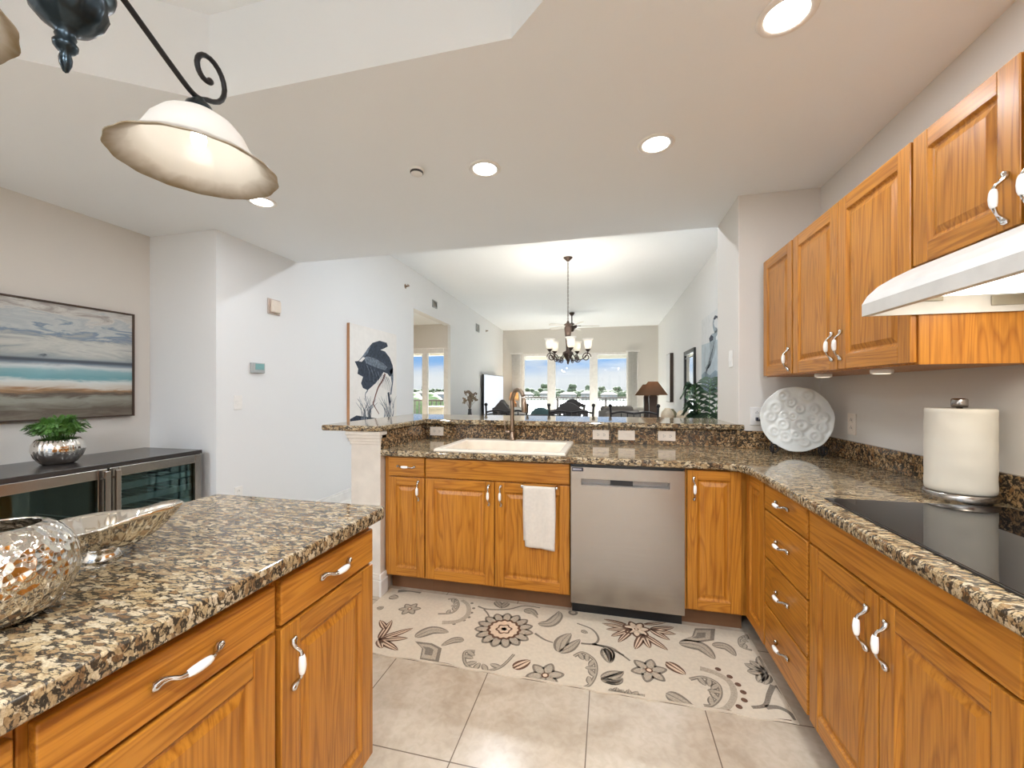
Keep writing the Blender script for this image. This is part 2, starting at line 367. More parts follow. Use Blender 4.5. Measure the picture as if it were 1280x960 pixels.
    def ball(s, c, r, seg=12, rings=8, mi=0, sc=(1, 1, 1), rot=None):
        vs = []; c = Vector(c)
        for i in range(rings+1):
            t = PI*i/rings
            for k in range(seg):
                a = 2*PI*k/seg; p = Vector((r*sc[0]*math.sin(t)*math.cos(a), r*sc[1]*math.sin(t)*math.sin(a), -r*sc[2]*math.cos(t)))
                vs.append(c+(rot @ p if rot else p))
        fs = []
        for i in range(rings):
            for k in range(seg):
                l = (k+1) % seg; fs.append((i*seg+k, i*seg+l, (i+1)*seg+l, (i+1)*seg+k))
        return s.add(vs, fs, mi, True)
    def poly(s, pts, mi=0):
        L = [Vector(p) for p in pts]
        for t in tessellate_polygon([L]):
            a, b, c = (L[i] for i in t)
            s.add([a, b, c], [(0, 1, 2)], mi)
        return s

def obj(name, mb, mats, parent=None, bevel=0, seg=2, subsurf=0):
    if isinstance(mats, str): mats = [mats]
    xs = [[p[i] for p in mb.v] for i in range(3)]
    c = Vector([(min(a)+max(a))/2 for a in xs])
    me = bpy.data.meshes.new(name)
    me.from_pydata([tuple(Vector(p)-c) for p in mb.v], [], mb.f)
    for m in mats: me.materials.append(MATS[m])
    me.polygons.foreach_set('material_index', mb.mi); me.polygons.foreach_set('use_smooth', mb.sm); me.update()
    o = bpy.data.objects.new(name, me); C.objects.link(o)
    if parent is not None: o.parent = parent; o.location = c-ORG[parent.name]
    else: o.location = c
    ORG[o.name] = c
    if bevel:
        b = o.modifiers.new('bevel', 'BEVEL'); b.width = bevel; b.segments = seg; b.limit_method = 'ANGLE'; b.angle_limit = math.radians(40)
        b.harden_normals = False
    if subsurf:
        b = o.modifiers.new('subsurf', 'SUBSURF'); b.levels = subsurf; b.render_levels = subsurf
    return o
def tag(o, label, cat, group=None, kind=None):
    o['label'] = label; o['category'] = cat
    if group: o['group'] = group
    if kind: o['kind'] = kind
    return o
def thing(name, label, cat, loc=(0, 0, 0), group=None):
    o = bpy.data.objects.new(name, None); C.objects.link(o); o.location = loc; ORG[o.name] = Vector(loc); o.empty_display_size = .05
    return tag(o, label, cat, group)
def struct(name, mb, mats, label, cat, parent=None, bevel=0):
    o = obj(name, mb, mats, parent, bevel)
    if parent is None: tag(o, label, cat, None, 'structure')
    return o
def dup(root, loc, rz=0, label=None, group=None):
    r = root.copy(); C.objects.link(r); r.location = loc; r.rotation_euler = (0, 0, rz); ORG[r.name] = Vector(loc)
    if label: r['label'] = label
    if group: r['group'] = group
    for ch in list(root.children):
        c = ch.copy(); C.objects.link(c); c.parent = r
        for g in list(ch.children):
            d = g.copy(); C.objects.link(d); d.parent = c
    return r
def lamp(name, kind, loc, watts, parent, col=WARM, size=.1, rot=None):
    l = bpy.data.lights.new(name, kind); l.energy = watts; l.color = col
    if kind == 'AREA': l.shape = 'DISK'; l.size = size
    else: l.shadow_soft_size = size
    o = bpy.data.objects.new(name, l); C.objects.link(o); o.parent = parent; o.location = Vector(loc)-ORG[parent.name]
    if rot: o.rotation_euler = rot
    return o
def spline(P, n=8):
    P = [Vector(p) for p in P]; out = []
    for i in range(len(P)-1):
        a, b, c, d = P[max(i-1, 0)], P[i], P[i+1], P[min(i+2, len(P)-1)]
        for k in range(n):
            t = k/n
            out.append(.5*((2*b)+(c-a)*t+(2*a-5*b+4*c-d)*t*t+(3*b-a-3*c+d)*t**3))
    return out+[P[-1]]
RUG= [('f','sun',(-0.545,2.107),0.16),('b',0.045,[(-1.149,1.873),(-1.174,2.045)]),('b',0.045,[(-1.149,1.873),(-1.024,2.003)]),('b',0.045,[(-1.149,1.873),(-1.008,1.916)]),('b',0.045,[(-1.149,1.873),(-1.009,1.816)]),('b',0.045,[(-1.149,1.873),(-1.094,1.811)]),('b',0.04,[(-1.161,1.961),(-1.239,2.03)]),('f','lily',(-1.134,2.176),0.067),('f','lily',(0.181,1.952),0.086),('f','lily',(-0.277,1.809),0.089),('c',0.03,[(-0.951,2.165),(-0.877,2.195),(-0.868,2.273),(-0.91,2.342),(-0.957,2.331)]),('s','t',0.03,[(-0.893,2.088),(-0.812,2.121),(-0.782,2.201),(-0.815,2.293),(-0.87,2.339)]),('d','g',0.01,[(-0.799,2.32),(-0.771,2.269),(-0.767,2.221),(-0.766,2.173),(-0.783,2.138),(-0.824,2.092)]),('l',0.075,[(-0.977,1.932),(-0.917,2.009),(-0.822,2.013)]),('l',0.05,[(-0.72,1.967),(-0.77,1.955),(-0.817,1.897)]),('w',[(-0.961,1.901),(-0.901,1.857),(-0.875,1.771),(-0.778,1.773),(-0.806,1.88),(-0.87,1.906)]),('c',0.035,[(-0.637,1.896),(-0.683,1.878),(-0.648,1.796),(-0.571,1.769),(-0.488,1.813),(-0.446,1.918)]),('b',0.06,[(-0.428,1.821),(-0.36,1.894)]),('s','g',0.012,[(-0.753,2.296),(-0.686,2.278),(-0.572,2.305),(-0.488,2.364),(-0.392,2.364)]),('s','g',0.01,[(-0.709,2.273),(-0.67,2.227),(-0.637,2.163)]),('l',0.05,[(-0.665,2.376),(-0.609,2.308)]),('l',0.05,[(-0.591,2.381),(-0.615,2.306)]),('l',0.06,[(-0.475,2.3),(-0.437,2.315),(-0.385,2.253)]),('l',0.07,[(-0.376,2.199),(-0.313,2.22),(-0.278,2.299),(-0.279,2.353)]),('d','g',0.028,[(-0.198,2.357)]),('d','t',0.014,[(-0.198,2.357)]),('s','g',0.012,[(-0.377,2.11),(-0.323,2.07),(-0.274,2.053)]),('l',0.075,[(-0.235,1.984),(-0.23,2.075),(-0.192,2.154)]),('l',0.06,[(-0.235,1.984),(-0.186,2.035),(-0.142,2.113)]),('s','g',0.012,[(-0.135,2.08),(-0.071,2.091),(-0.05,2.143),(-0.085,2.216),(-0.168,2.254)]),('l',0.03,[(-0.142,2.193),(-0.105,2.175)]),('s','g',0.012,[(-0.071,2.091),(-0.002,2.071),(0.074,2.034)]),('l',0.07,[(-0.016,2.068),(-0.002,2.016),(0.007,1.959)]),('c',0.035,[(-0.161,1.971),(-0.121,2.008),(-0.066,1.964),(-0.055,1.882),(-0.078,1.799),(-0.127,1.757)]),('b',0.03,[(-0.127,1.757),(-0.043,1.759)]),('l',0.05,[(-0.032,1.848),(0.016,1.885),(0.065,1.91)]),('l',0.045,[(-0.032,1.848),(0.024,1.842),(0.063,1.87)]),('l',0.04,[(0.027,1.753),(0.007,1.795)]),('l',0.04,[(0.027,1.753),(0.036,1.808)]),('l',0.04,[(0.027,1.753),(0.065,1.797)]),('b',0.04,[(0.123,2.266),(-0.034,2.286)]),('b',0.04,[(0.123,2.266),(-0.012,2.234)]),('b',0.04,[(0.123,2.266),(0.013,2.176)]),('b',0.04,[(0.123,2.266),(0.048,2.132)]),('b',0.045,[(0.177,2.233),(0.128,2.094)]),('b',0.045,[(0.177,2.233),(0.201,2.119)]),('b',0.045,[(0.177,2.233),(0.286,2.124)]),('b',0.045,[(0.217,2.288),(0.346,2.273)]),('b',0.045,[(0.217,2.288),(0.345,2.337)]),('b',0.045,[(0.217,2.288),(0.307,2.211)]),('b',0.03,[(0.094,2.307),(-0.024,2.329)]),('b',0.03,[(0.19,2.329),(0.31,2.378)]),('f','rose',(0.146,2.271),0.077),('s','g',0.012,[(-0.08,2.085),(0.008,2.081),(0.055,2.045),(0.1,2.0)]),('l',0.06,[(-0.026,2.073),(0.003,2.033),(0.007,1.967)]),('l',0.05,[(-0.032,1.839),(0.024,1.874),(0.069,1.918)]),('l',0.04,[(-0.032,1.839),(0.033,1.84),(0.063,1.87)]),('l',0.04,[(0.079,1.737),(0.007,1.783)]),('l',0.04,[(0.079,1.737),(0.048,1.787)]),('l',0.04,[(0.079,1.737),(0.086,1.808)]),('l',0.04,[(0.079,1.737),(0.123,1.804)]),('l',0.04,[(0.079,1.737),(0.15,1.791)]),('l',0.04,[(0.079,1.737),(0.168,1.775)]),('b',0.06,[(0.264,2.028),(0.34,1.96)]),('w',[(0.362,2.224),(0.424,2.273),(0.454,2.354),(0.559,2.379),(0.527,2.263),(0.433,2.22)]),('l',0.085,[(0.348,2.195),(0.446,2.194),(0.494,2.104)]),('l',0.06,[(0.507,2.216),(0.572,2.22),(0.598,2.151)]),('c',0.028,[(0.689,2.219),(0.646,2.241),(0.662,2.312),(0.721,2.353),(0.741,2.314)]),('c',0.035,[(0.352,1.933),(0.415,1.961),(0.465,1.928),(0.455,1.854),(0.41,1.794),(0.378,1.786)]),('s','t',0.028,[(0.411,2.02),(0.474,2.001),(0.519,1.953),(0.512,1.868),(0.452,1.782),(0.375,1.769)]),('d','b',0.013,[(0.528,1.991),(0.549,1.946),(0.557,1.902),(0.547,1.854),(0.515,1.811),(0.469,1.771),(0.49,2.032)]),('l',0.07,[(0.237,1.82),(0.281,1.796),(0.342,1.756)]),('l',0.055,[(0.699,2.054),(0.62,2.105)]),('l',0.055,[(0.699,2.054),(0.654,2.135)]),('l',0.055,[(0.699,2.054),(0.702,2.176)]),('l',0.055,[(0.699,2.054),(0.615,2.048)]),('l',0.055,[(0.699,2.054),(0.639,1.982)]),('l',0.055,[(0.699,2.054),(0.66,1.974)]),('b',0.04,[(0.717,2.121),(0.706,2.177)]),('s','g',0.02,[(0.696,1.977),(0.659,1.914),(0.62,1.844),(0.565,1.82)]),('s','g',0.02,[(0.62,1.833),(0.667,1.844),(0.699,1.825),(0.709,1.787)]),('s','b',0.05,[(0.664,1.777),(0.672,1.755),(0.687,1.749)]),('s','g',0.012,[(0.709,1.98),(0.716,1.916),(0.714,1.855)]),('l',0.06,[(-1.323,2.281),(-1.262,2.271)]),('s','g',0.03,[(-1.306,2.35),(-1.235,2.375),(-1.155,2.367)]),('l',0.04,[(-1.318,2.128),(-1.294,2.163)])]
HL= {'rect':[(4.207,2.078),(5.191,2.14),(5.191,0.841),(4.172,0.724)],'dark1':[(4.293,1.636),(4.363,1.645),(4.461,1.711),(4.563,1.819),(4.669,1.901),(4.836,1.948),(5.014,1.941),(5.043,1.894),(4.953,1.858),(4.855,1.827),(4.973,1.817),(5.097,1.741),(5.173,1.635),(5.182,1.546),(5.097,1.476),(5.034,1.518),(4.933,1.535),(4.836,1.447),(4.742,1.382),(4.563,1.289),(4.461,1.318),(4.421,1.376),(4.461,1.456),(4.347,1.49),(4.363,1.549)],'light1':[(4.478,1.692),(4.563,1.719),(4.742,1.703),(4.933,1.653),(5.034,1.605),(4.973,1.563),(4.742,1.589),(4.528,1.627)],'light2':[(4.363,1.645),(4.434,1.699),(4.598,1.843),(4.633,1.857),(4.563,1.759),(4.461,1.681)],'white':[(4.372,1.642),(4.461,1.701),(4.511,1.695),(4.434,1.64)],'dark2':[(5.097,1.564),(5.182,1.613),(5.191,1.434),(5.139,1.233),(5.097,1.223),(5.148,1.389)],'dark3':[(5.034,1.256),(5.08,1.267),(5.118,1.123),(5.076,1.08)],'leg1':[(4.973,1.515),(4.914,1.428),(4.798,1.32),(4.705,1.155),(4.687,1.115),(4.824,0.974)],'leg2':[(4.563,1.289),(4.511,1.239),(4.521,1.16)],'ground':[(4.177,1.02),(4.299,1.051),(4.528,1.001),(4.669,0.962),(4.933,0.931),(4.669,0.921),(4.528,0.901),(4.177,0.909)],'grass1':[(4.511,0.942),(4.363,1.202)],'g2':[(4.528,0.941),(4.315,1.108)],'g3':[(4.563,0.939),(4.461,1.181)],'g4':[(4.598,0.936),(4.598,1.178)],'g5':[(5.014,0.909),(4.817,1.173)],'g6':[(5.055,0.884),(5.16,1.166)],'g7':[(5.034,0.907),(4.914,1.193)],'g8':[(5.097,0.859),(5.014,1.169)]}
HR= {'rect':[(6.738,2.36),(5.616,2.323),(5.616,1.369),(6.63,1.254)],'water':[(6.665,1.993),(5.616,1.961),(5.616,1.369),(6.612,1.304)],'water2':[(6.63,1.546),(5.616,1.572),(5.616,1.369),(6.612,1.254)],'cap':[(5.991,2.262),(5.899,2.291),(5.764,2.258),(5.731,2.217),(5.831,2.243),(5.934,2.234)],'bill':[(5.784,2.23),(5.616,2.172),(5.764,2.197)],'neck':[(5.948,2.251),(6.005,2.192),(5.934,2.109),(5.811,2.064),(5.899,2.033)],'body':[(5.899,2.059),(6.078,2.066),(6.23,2.02),(6.192,1.94),(6.153,1.843),(6.309,1.667),(6.474,1.618),(6.407,1.576),(6.153,1.638),(5.934,1.786),(5.831,1.918)],'dark':[(6.116,2.061),(6.23,2.02),(6.169,1.966),(6.005,1.974),(5.991,2.018)],'leg':[(6.153,1.657),(6.407,1.576),(6.457,1.46),(6.474,1.304)],'leg2':[(6.116,1.691),(6.27,1.607)]}
# ------------------------------------------------------------ room shell
XR, XL, XL2, YB = 1.29, -3.0, -3.68, -2.4       # right wall, hall wall, bar alcove wall, wall behind
YJ, YS, CK, CL = 2.909, 3.43, 2.555, 3.2        # jog wall, end of the kitchen ceiling, ceilings
XLF, YN, YW, XRL = -3.28, 7.6, 12.55, 1.42      # left wall at the far end, notch, window wall, living room right wall
YO = 5.887                                       # near edge of the opening in the left wall
struct('floor', MB().box(-6.2, 1.6, YB-.15, 12.7, -.12, 0), 'tile', 'beige stone tile floor with thin dark joints', 'floor')
struct('floor_living', MB().box(-2.99, 1.41, 3.6, 12.6, .0005, .008), 'bounce_carpet', 'unseen pale carpet added to bounce light in the living room', 'floor')  # carpet added out of sight as a pale reflector for the sun
tray = [(-1.70, 1.42), (-.34, 1.42), (.20, .96), (.20, -.20), (-.34, -.66), (-1.70, -.66), (-2.24, -.20), (-2.24, 1.04)]
mb = MB(); mb.prism([(XL2-.15, YB-.15, CK), (XR+.15, YB-.15, CK), (XR+.15, YS, CK), (XL2-.15, YS, CK)], (0, 0, .10), holes=[[(x, y, CK) for x, y in tray]])
k = len(tray)
for i in range(k):
    (x0, y0), (x1, y1) = tray[i], tray[(i+1) % k]
    dx, dy = x1-x0, y1-y0; L = math.hypot(dx, dy); nx, ny = dy/L*.02, -dx/L*.02
    mb.add([(x0, y0, CK+.10), (x1, y1, CK+.10), (x1, y1, 2.93), (x0, y0, 2.93), (x0-nx, y0-ny, CK+.10), (x1-nx, y1-ny, CK+.10), (x1-nx, y1-ny, 2.93), (x0-nx, y0-ny, 2.93)], [(0, 1, 2, 3), (7, 6, 5, 4)])
mb.prism([(x, y, 2.93) for x, y in tray], (0, 0, .05))
mb.box(XL, 1.60, YS-.12, YS, CK+.10, CL)        # drop face towards the living room
struct('ceiling', mb, 'ceiling_paint', 'lowered kitchen ceiling with a raised eight-sided tray', 'ceiling')
struct('ceiling', MB().box(XL-.6, 1.62, YS-.12, YW+.15, CL, CL+.12), 'ceiling_paint', 'high pale ceiling of the living room', 'ceiling')
struct('wall_right', MB().box(XR, XR+.15, YB-.15, YJ+.02, 0, CK+.4), 'wall_paint', 'beige wall behind the right-hand counter', 'wall')
struct('wall_jog', MB().box(.823, 1.60, YJ, YS, 0, CL), 'wall_paint', 'short beige wall at the right end of the bar', 'wall', bevel=.006)
struct('wall_living_right', MB().box(XRL, XRL+.15, YS-.02, YW+.1, 0, CL+.05), 'wall_white', 'long pale wall on the right of the living room', 'wall')
struct('wall_left', MB().box(XL2-.15, XL2, YB-.15, 2.565+.1, 0, CK+.4), 'wall_paint', 'beige wall behind the wine fridges', 'wall')
mb = MB(); mb.box(XL2-.1, XL, 2.565, 2.72, 0, CK+.4); mb.box(XL-.15, XL, 2.72, YO, 0, CL+.05)
mb.prism([(XL, YO, 2.592), (XL-.15, YO, 2.592), (-3.205, YN, 2.592), (-3.07, YN, 2.592)], (0, 0, CL+.05-2.592))
struct('wall_hall', mb, 'wall_white', 'pale hall wall with the opening to the next room', 'wall')
mb = MB(); mb.prism([(-3.07, YN, 0), (-3.128, YN, 0), (XLF-.12, YW+.1, 0), (XLF, YW+.1, 0)], (0, 0, CL+.05))
struct('wall_living_left', mb, 'wall_white', 'pale wall behind the television', 'wall')
# room beyond the opening
mb = MB(); mb.box(-6.2, -4.90, YN, YN+.15, 0, 2.62); mb.box(-4.90, -3.13, YN, YN+.15, 2.15, 2.62)
struct('wall_notch', mb, 'wall_paint', 'beige wall around the glass door of the next room', 'wall')
struct('wall_side_room', MB().box(-6.2, -6.05, 4.6, YN+.1, 0, 2.7).box(-6.2, XL-.15, 4.6, 4.75, 0, 2.7), 'wall_paint', 'beige far walls of the next room', 'wall')
struct('ceiling', MB().box(-6.2, XL-.10, 4.6, YN+.15, 2.62, 2.72), 'ceiling_paint', 'low ceiling of the next room past the opening', 'ceiling')
# window wall of the living room
OX0, OX1, OZ = -2.66, .60, 2.44
mb = MB(); mb.box(XLF-.2, OX0, YW, YW+.15, 0, CL+.05); mb.box(OX1, XRL+.15, YW, YW+.15, 0, CL+.05); mb.box(OX0, OX1, YW, YW+.15, OZ, CL+.05)
struct('wall_window', mb, 'wall_paint', 'beige wall above the wide living room windows', 'wall')
# wall behind the camera with a daylight window
WX0, WX1, WZ0, WZ1 = -3.4, -.80, .25, 2.40
mb = MB(); mb.box(XL2-.15, WX0, YB-.15, YB, 0, CK+.4); mb.box(WX1, -.04, YB-.15, YB, 0, CK+.4); mb.box(.20, .60, YB-.15, YB, 0, CK+.4); mb.box(.84, XR+.15, YB-.15, YB, 0, CK+.4)
for a, b in ((-.04, .20), (.60, .84)): mb.box(a, b, YB-.15, YB, 0, .10); mb.box(a, b, YB-.15, YB, 2.30, CK+.4)  # openings for the two added streak windows
mb.box(WX0, WX1, YB-.15, YB, 0, WZ0); mb.box(WX0, WX1, YB-.15, YB, WZ1, CK+.4)
struct('wall_back', mb, 'wall_paint', 'beige wall facing the bar with a wide window', 'wall')

def window(name, x0, x1, z0, z1, y, muls, label, fw=.07, pan=True, cat='window'):
    t = thing(name, label, cat, ((x0+x1)/2, y, z0)); t['kind'] = 'structure'
    m = MB(); d = .04
    m.box(x0, x0+fw, y-d, y+d, z0, z1); m.box(x1-fw, x1, y-d, y+d, z0, z1); m.box(x0+fw, x1-fw, y-d, y+d, z1-fw, z1); m.box(x0+fw, x1-fw, y-d, y+d, z0, z0+fw)
    for a, b in muls: m.box(a, b, y-d*1.1, y+d*1.1, z0+fw, z1-fw)
    obj('window_frame', m, 'trim_white', t, .006)
    eds = [x0+fw]+[v for ab in muls for v in ab]+[x1-fw]
    for i in range(0, len(eds), 2): obj('window_pane', MB().box(eds[i], eds[i+1], y-.003, y+.003, z0+fw, z1-fw), 'pane', t)
    return t
window('window_1', OX0, OX1, 0, OZ, YW+.08, [(-1.855, -1.605), (-.556, -.318)], 'wide living room sliding windows with the sea view', .075)
window('door_1', -4.90, -3.13, 0, 2.14, YN+.07, [(-3.70, -3.59)], 'white glass door seen through the opening in the hall wall', .10, cat='door')
window('window_2', WX0, WX1, WZ0, WZ1, YB-.07, [(-2.14, -2.07)], 'window in the wall behind the camera')
window('window_streak_1', -.04, .20, .10, 2.30, YB-.07, [], 'left narrow window added behind the camera to streak the dishwasher', .03)  # unseen windows added to put bright streaks on the dishwasher
window('window_streak_2', .60, .84, .10, 2.30, YB-.07, [], 'right narrow window added behind the camera to streak the dishwasher', .03)
# baseboards and the painted post of the half wall
mb = MB(); mb.box(XL, XL+.014, 2.56, YO, 0, .125); mb.box(XL, XL+.020, 2.56, YO, 0, .10)
struct('baseboard_left', mb, 'trim_white', 'white baseboard along the hall wall', 'baseboard', bevel=.004)
mb = MB(); mb.box(-1.60, .823, 2.95, 3.14, 0, 1.03); mb.box(-1.60, -1.400, 2.34, 2.95, 0, 1.03)
struct('wall_bar', mb, 'column_paint', 'beige half wall that carries the granite bar', 'wall')
mb = MB()
def ring(x0, x1, y0, y1, z0, z1): mb.box(x0, x1, y0, y1, z0, z1)
mb.box(-1.600, -1.392, 2.285, 2.345, .12, 1.03)                        # shaft of the end post
for dz, dx in ((.945, .006), (.965, .012), (.985, .020), (1.005, .026)): mb.box(-1.600-dx, -1.392+dx*.35, 2.285-dx, 2.35, dz, 1.03)
mb.box(-1.618, -1.389, 2.268, 2.345, 0, .10); mb.box(-1.612, -1.389, 2.274, 2.345, .10, .125); mb.box(-1.606, -1.390, 2.280, 2.345, .125, .14)
struct('trim_1', mb, 'column_paint', 'beige post with stepped cap and base at the bar end', 'trim', bevel=.004)
mb = MB()
mb.box(-1.389, -1.372, 2.262, 2.345, 0, .10); mb.box(-1.389, -1.378, 2.268, 2.345, .10, .14)
struct('baseboard_bar', mb, 'trim_white', 'short white baseboard return beside the narrow sink-run cabinet', 'baseboard', bevel=.004)

# ------------------------------------------------------------ cabinets
class FR:
    """face frame of reference: u along the front, v up, w out of the front"""
    def __init__(s, kind, front):
        s.k, s.f = kind, front
    def p(s, u, v, w):
        if s.k == '-y': return (u, s.f-w, v)
        if s.k == '-x': return (s.f-w, u, v)
        return (s.f+w, u, v)
    def box(s, m, u0, u1, v0, v1, w0, w1, mi=0):
        a, b = s.p(u0, v0, w0), s.p(u1, v1, w1); m.box(a[0], b[0], a[1], b[1], a[2], b[2], mi)
    @property
    def along(s): return 'oak_x' if s.k == '-y' else 'oak_y'

def handle(fr, u, v, vert, parent, L=.124):
    m = MB()
    def q(t, w, c=0): return Vector(fr.p(u+(c if vert else t), v+(t if vert else c), w+.0185))
    sg = .004
    P = [q(-.50*L, .003), q(-.47*L, .005), q(-.40*L, .008, sg), q(-.32*L, .016, sg), q(-.25*L, .024, 0), q(-.165*L, .027)]
    R = [.0066, .0086, .0070, .0042, .0042, .0058]
    for s_ in (1, -1):
        pts = [Vector(p) for p in P]
        if s_ < 0:
            pts = [q(.50*L, .003), q(.47*L, .005), q(.40*L, .008, -sg), q(.32*L, .016, -sg), q(.25*L, .024, 0), q(.165*L, .027)]
        sp = spline(pts, 3); rr = []
        for i in range(len(sp)):
            t = i/3; a = int(min(t, 4)); f_ = t-a; rr.append(R[a]*(1-f_)+R[min(a+1, 5)]*f_)
        m.tube(sp, rr, 8, 0)
    gp = [q(t*L, .0275+.0015*(1-(t/.18)**2)) for t in (-.18, -.165, -.11, 0, .11, .165, .18)]
    m.tube(gp, [.0054, .0064, .0080, .0088, .0080, .0064, .0054], 12, 1)
    return obj('handle', m, ['chrome', 'ceramic_white'], parent)

def panel_door(fr, u0, u1, v0, v1, parent, hu=None, hv=None, name='cabinet_door', st=.058, vert=True):
    m = MB(); T = .019
    fr.box(m, u0, u0+st, v0, v1, 0, T, 0); fr.box(m, u1-st, u1, v0, v1, 0, T, 0)
    fr.box(m, u0+st, u1-st, v0, v0+st, 0, T-.0006, 1); fr.box(m, u0+st, u1-st, v1-st, v1, 0, T-.0006, 1)
    a0, a1, b0, b1 = u0+st, u1-st, v0+st, v1-st
    rings = [(0, T-.001), (.004, T-.005), (.007, T-.009), (.014, T-.010), (.034, T-.003), (.036, T-.003)]
    vs = []
    for d, w_ in rings: vs += [fr.p(a0+d, b0+d, w_), fr.p(a1-d, b0+d, w_), fr.p(a1-d, b1-d, w_), fr.p(a0+d, b1-d, w_)]
    fs = [(4*i+j, 4*i+(j+1) % 4, 4*i+4+(j+1) % 4, 4*i+4+j) for i in range(len(rings)-1) for j in range(4)]
    k = 4*(len(rings)-1); fs.append((k, k+1, k+2, k+3))
    if fr.k == '-x': fs = [f[::-1] for f in fs]
    m.add(vs, fs, 0)
    o = obj(name, m, ['oak_z', fr.along], parent, .0025)
    if hu is not None: handle(fr, hu, hv, vert, o)
    return o
def slab(fr, u0, u1, v0, v1, parent, hu=None, hv=None, name='drawer'):
    m = MB(); fr.box(m, u0, u1, v0, v1, 0, .019)
    o = obj(name, m, fr.along, parent, .004, 3)
    if hu is not None: handle(fr, hu, hv, False, o)
    return o
def carcass(fr, u0, u1, v0, v1, depth, parent, toe=0, hollow=False):
    """box behind the fronts, with a face frame; the toe kick is recessed"""
    m = MB()
    if hollow:
        fr.box(m, u0, u0+.016, v0, v1, -depth, -.018); fr.box(m, u1-.016, u1, v0, v1, -depth, -.018); fr.box(m, u0+.016, u1-.016, v0, v1, -depth, -depth+.006)
        fr.box(m, u0+.016, u1-.016, v0, v0+.016, -depth+.006, -.018)
    else: fr.box(m, u0, u1, v0, v1, -depth, -.018, 0)
    fr.box(m, u0, u1, v0, v1, -.010 if hollow else -.018, -.0005, 0)
    o = obj('carcass', m, ['oak_z'], parent, .0015)
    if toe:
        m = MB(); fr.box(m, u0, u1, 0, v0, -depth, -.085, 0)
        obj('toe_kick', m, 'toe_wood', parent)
    return o
def unit(name, label, fr, u0, u1, v0, v1, depth, group=None, toe=1, hollow=False):
    c = fr.p((u0+u1)/2, 0 if toe else v0, -depth/2)
    t = thing(name, label, 'cabinet', c, group)
    carcass(fr, u0, u1, v0, v1, depth, t, toe, hollow); return t

ZT, ZD0 = .874, .114
# sink run, facing the camera
fr = FR('-y', 2.336)
DPT = .56
t = unit('base_cabinet', 'narrow oak base cabinet with one drawer over one door beside the bar post', fr, -1.387, -1.104, ZD0, ZT, DPT)
slab(fr, -1.352, -1.110, .752, .868, t, -1.231, .812); panel_door(fr, -1.352, -1.110, .126, .744, t, -1.146, .665, st=.05)
t = unit('base_cabinet', 'oak sink cabinet with a long false front over two doors', fr, -1.103, -.213, ZD0, ZT, .590, hollow=True)
slab(fr, -1.101, -.215, .752, .868, t, name='false_front'); panel_door(fr, -1.101, -.660, .126, .744, t, -.692, .665); panel_door(fr, -.654, -.215, .126, .744, t, -.618, .665)
t = unit('base_cabinet', 'oak corner cabinet with a tall door right of the dishwasher', fr, .397, .700, ZD0, ZT, DPT)
panel_door(fr, .408, .672, .126, .866, t, .442, .768, st=.052)
# right run, facing left
fx = FR('-x', .709)
D2 = XR-.709-.004
t = unit('base_cabinet', 'oak corner cabinet with a narrow panelled door left of the drawer stack', fx, 2.062, 2.333, ZD0, ZT, D2)
panel_door(fx, 2.068, 2.312, .126, .866, t, st=.052)
t = unit('base_cabinet', 'oak stack of four drawers with white and chrome pulls', fx, 1.646, 2.060, ZD0, ZT, D2)
for a, b in ((.755, .868), (.541, .747), (.333, .533), (.126, .325)): slab(fx, 1.654, 2.055, a, b, t, 1.858, (a+b)/2+.006)
t = unit('base_cabinet', 'oak cabinet under the cooktop with a long false front over two doors', fx, .872, 1.644, ZD0, ZT, D2)
slab(fx, .880, 1.636, .755, .868, t, name='false_front'); panel_door(fx, 1.262, 1.636, .126, .747, t, 1.302, .640); panel_door(fx, .880, 1.256, .126, .747, t, 1.222, .640)
t = unit('base_cabinet', 'oak base cabinet nearest the camera at the right edge', fx, -.60, .870, ZD0, ZT, D2)
slab(fx, .20, .864, .755, .868, t, .53, .815); slab(fx, -.592, .192, .755, .868, t, -.2, .815); panel_door(fx, .20, .864, .126, .747, t, .82, .64); panel_door(fx, -.592, .192, .126, .747, t, .15, .64)
# upper cabinets
fu = FR('-x', .954); DU = XR-.954-.003
t = unit('upper_cabinet', 'single-door oak wall cabinet at the far end of the uppers', fu, 2.402, 2.812, 1.37, 2.085, DU, toe=0)
panel_door(fu, 2.412, 2.806, 1.376, 2.079, t, 2.440, 1.455, st=.055)
t = unit('upper_cabinet', 'double-door oak wall cabinet with paired pulls left of the range hood', fu, 1.546, 2.400, 1.37, 2.085, DU, toe=0)
panel_door(fu, 1.975, 2.394, 1.376, 2.079, t, 2.005, 1.475); panel_door(fu, 1.551, 1.969, 1.376, 2.079, t, 1.939, 1.475)
m = MB(); m.box(.956, .981, 1.5445, 1.5465, 1.37, 1.67); obj('end_stile', m, 'oak_z', t)
t = unit('upper_cabinet', 'short double-door oak wall cabinet above the white range hood', fu, .782, 1.544, 1.672, 2.085, DU, toe=0)
panel_door(fu, 1.196, 1.538, 1.678, 2.079, t, 1.226, 1.752); panel_door(fu, .788, 1.188, 1.678, 2.079, t, 1.156, 1.752)
t = unit('upper_cabinet', 'oak wall cabinet nearest the camera right of the range hood', fu, -.05, .780, 1.37, 2.085, DU, toe=0)
panel_door(fu, .368, .774, 1.376, 2.079, t, .40, 1.475); panel_door(fu, -.044, .360, 1.376, 2.079, t, .33, 1.475)
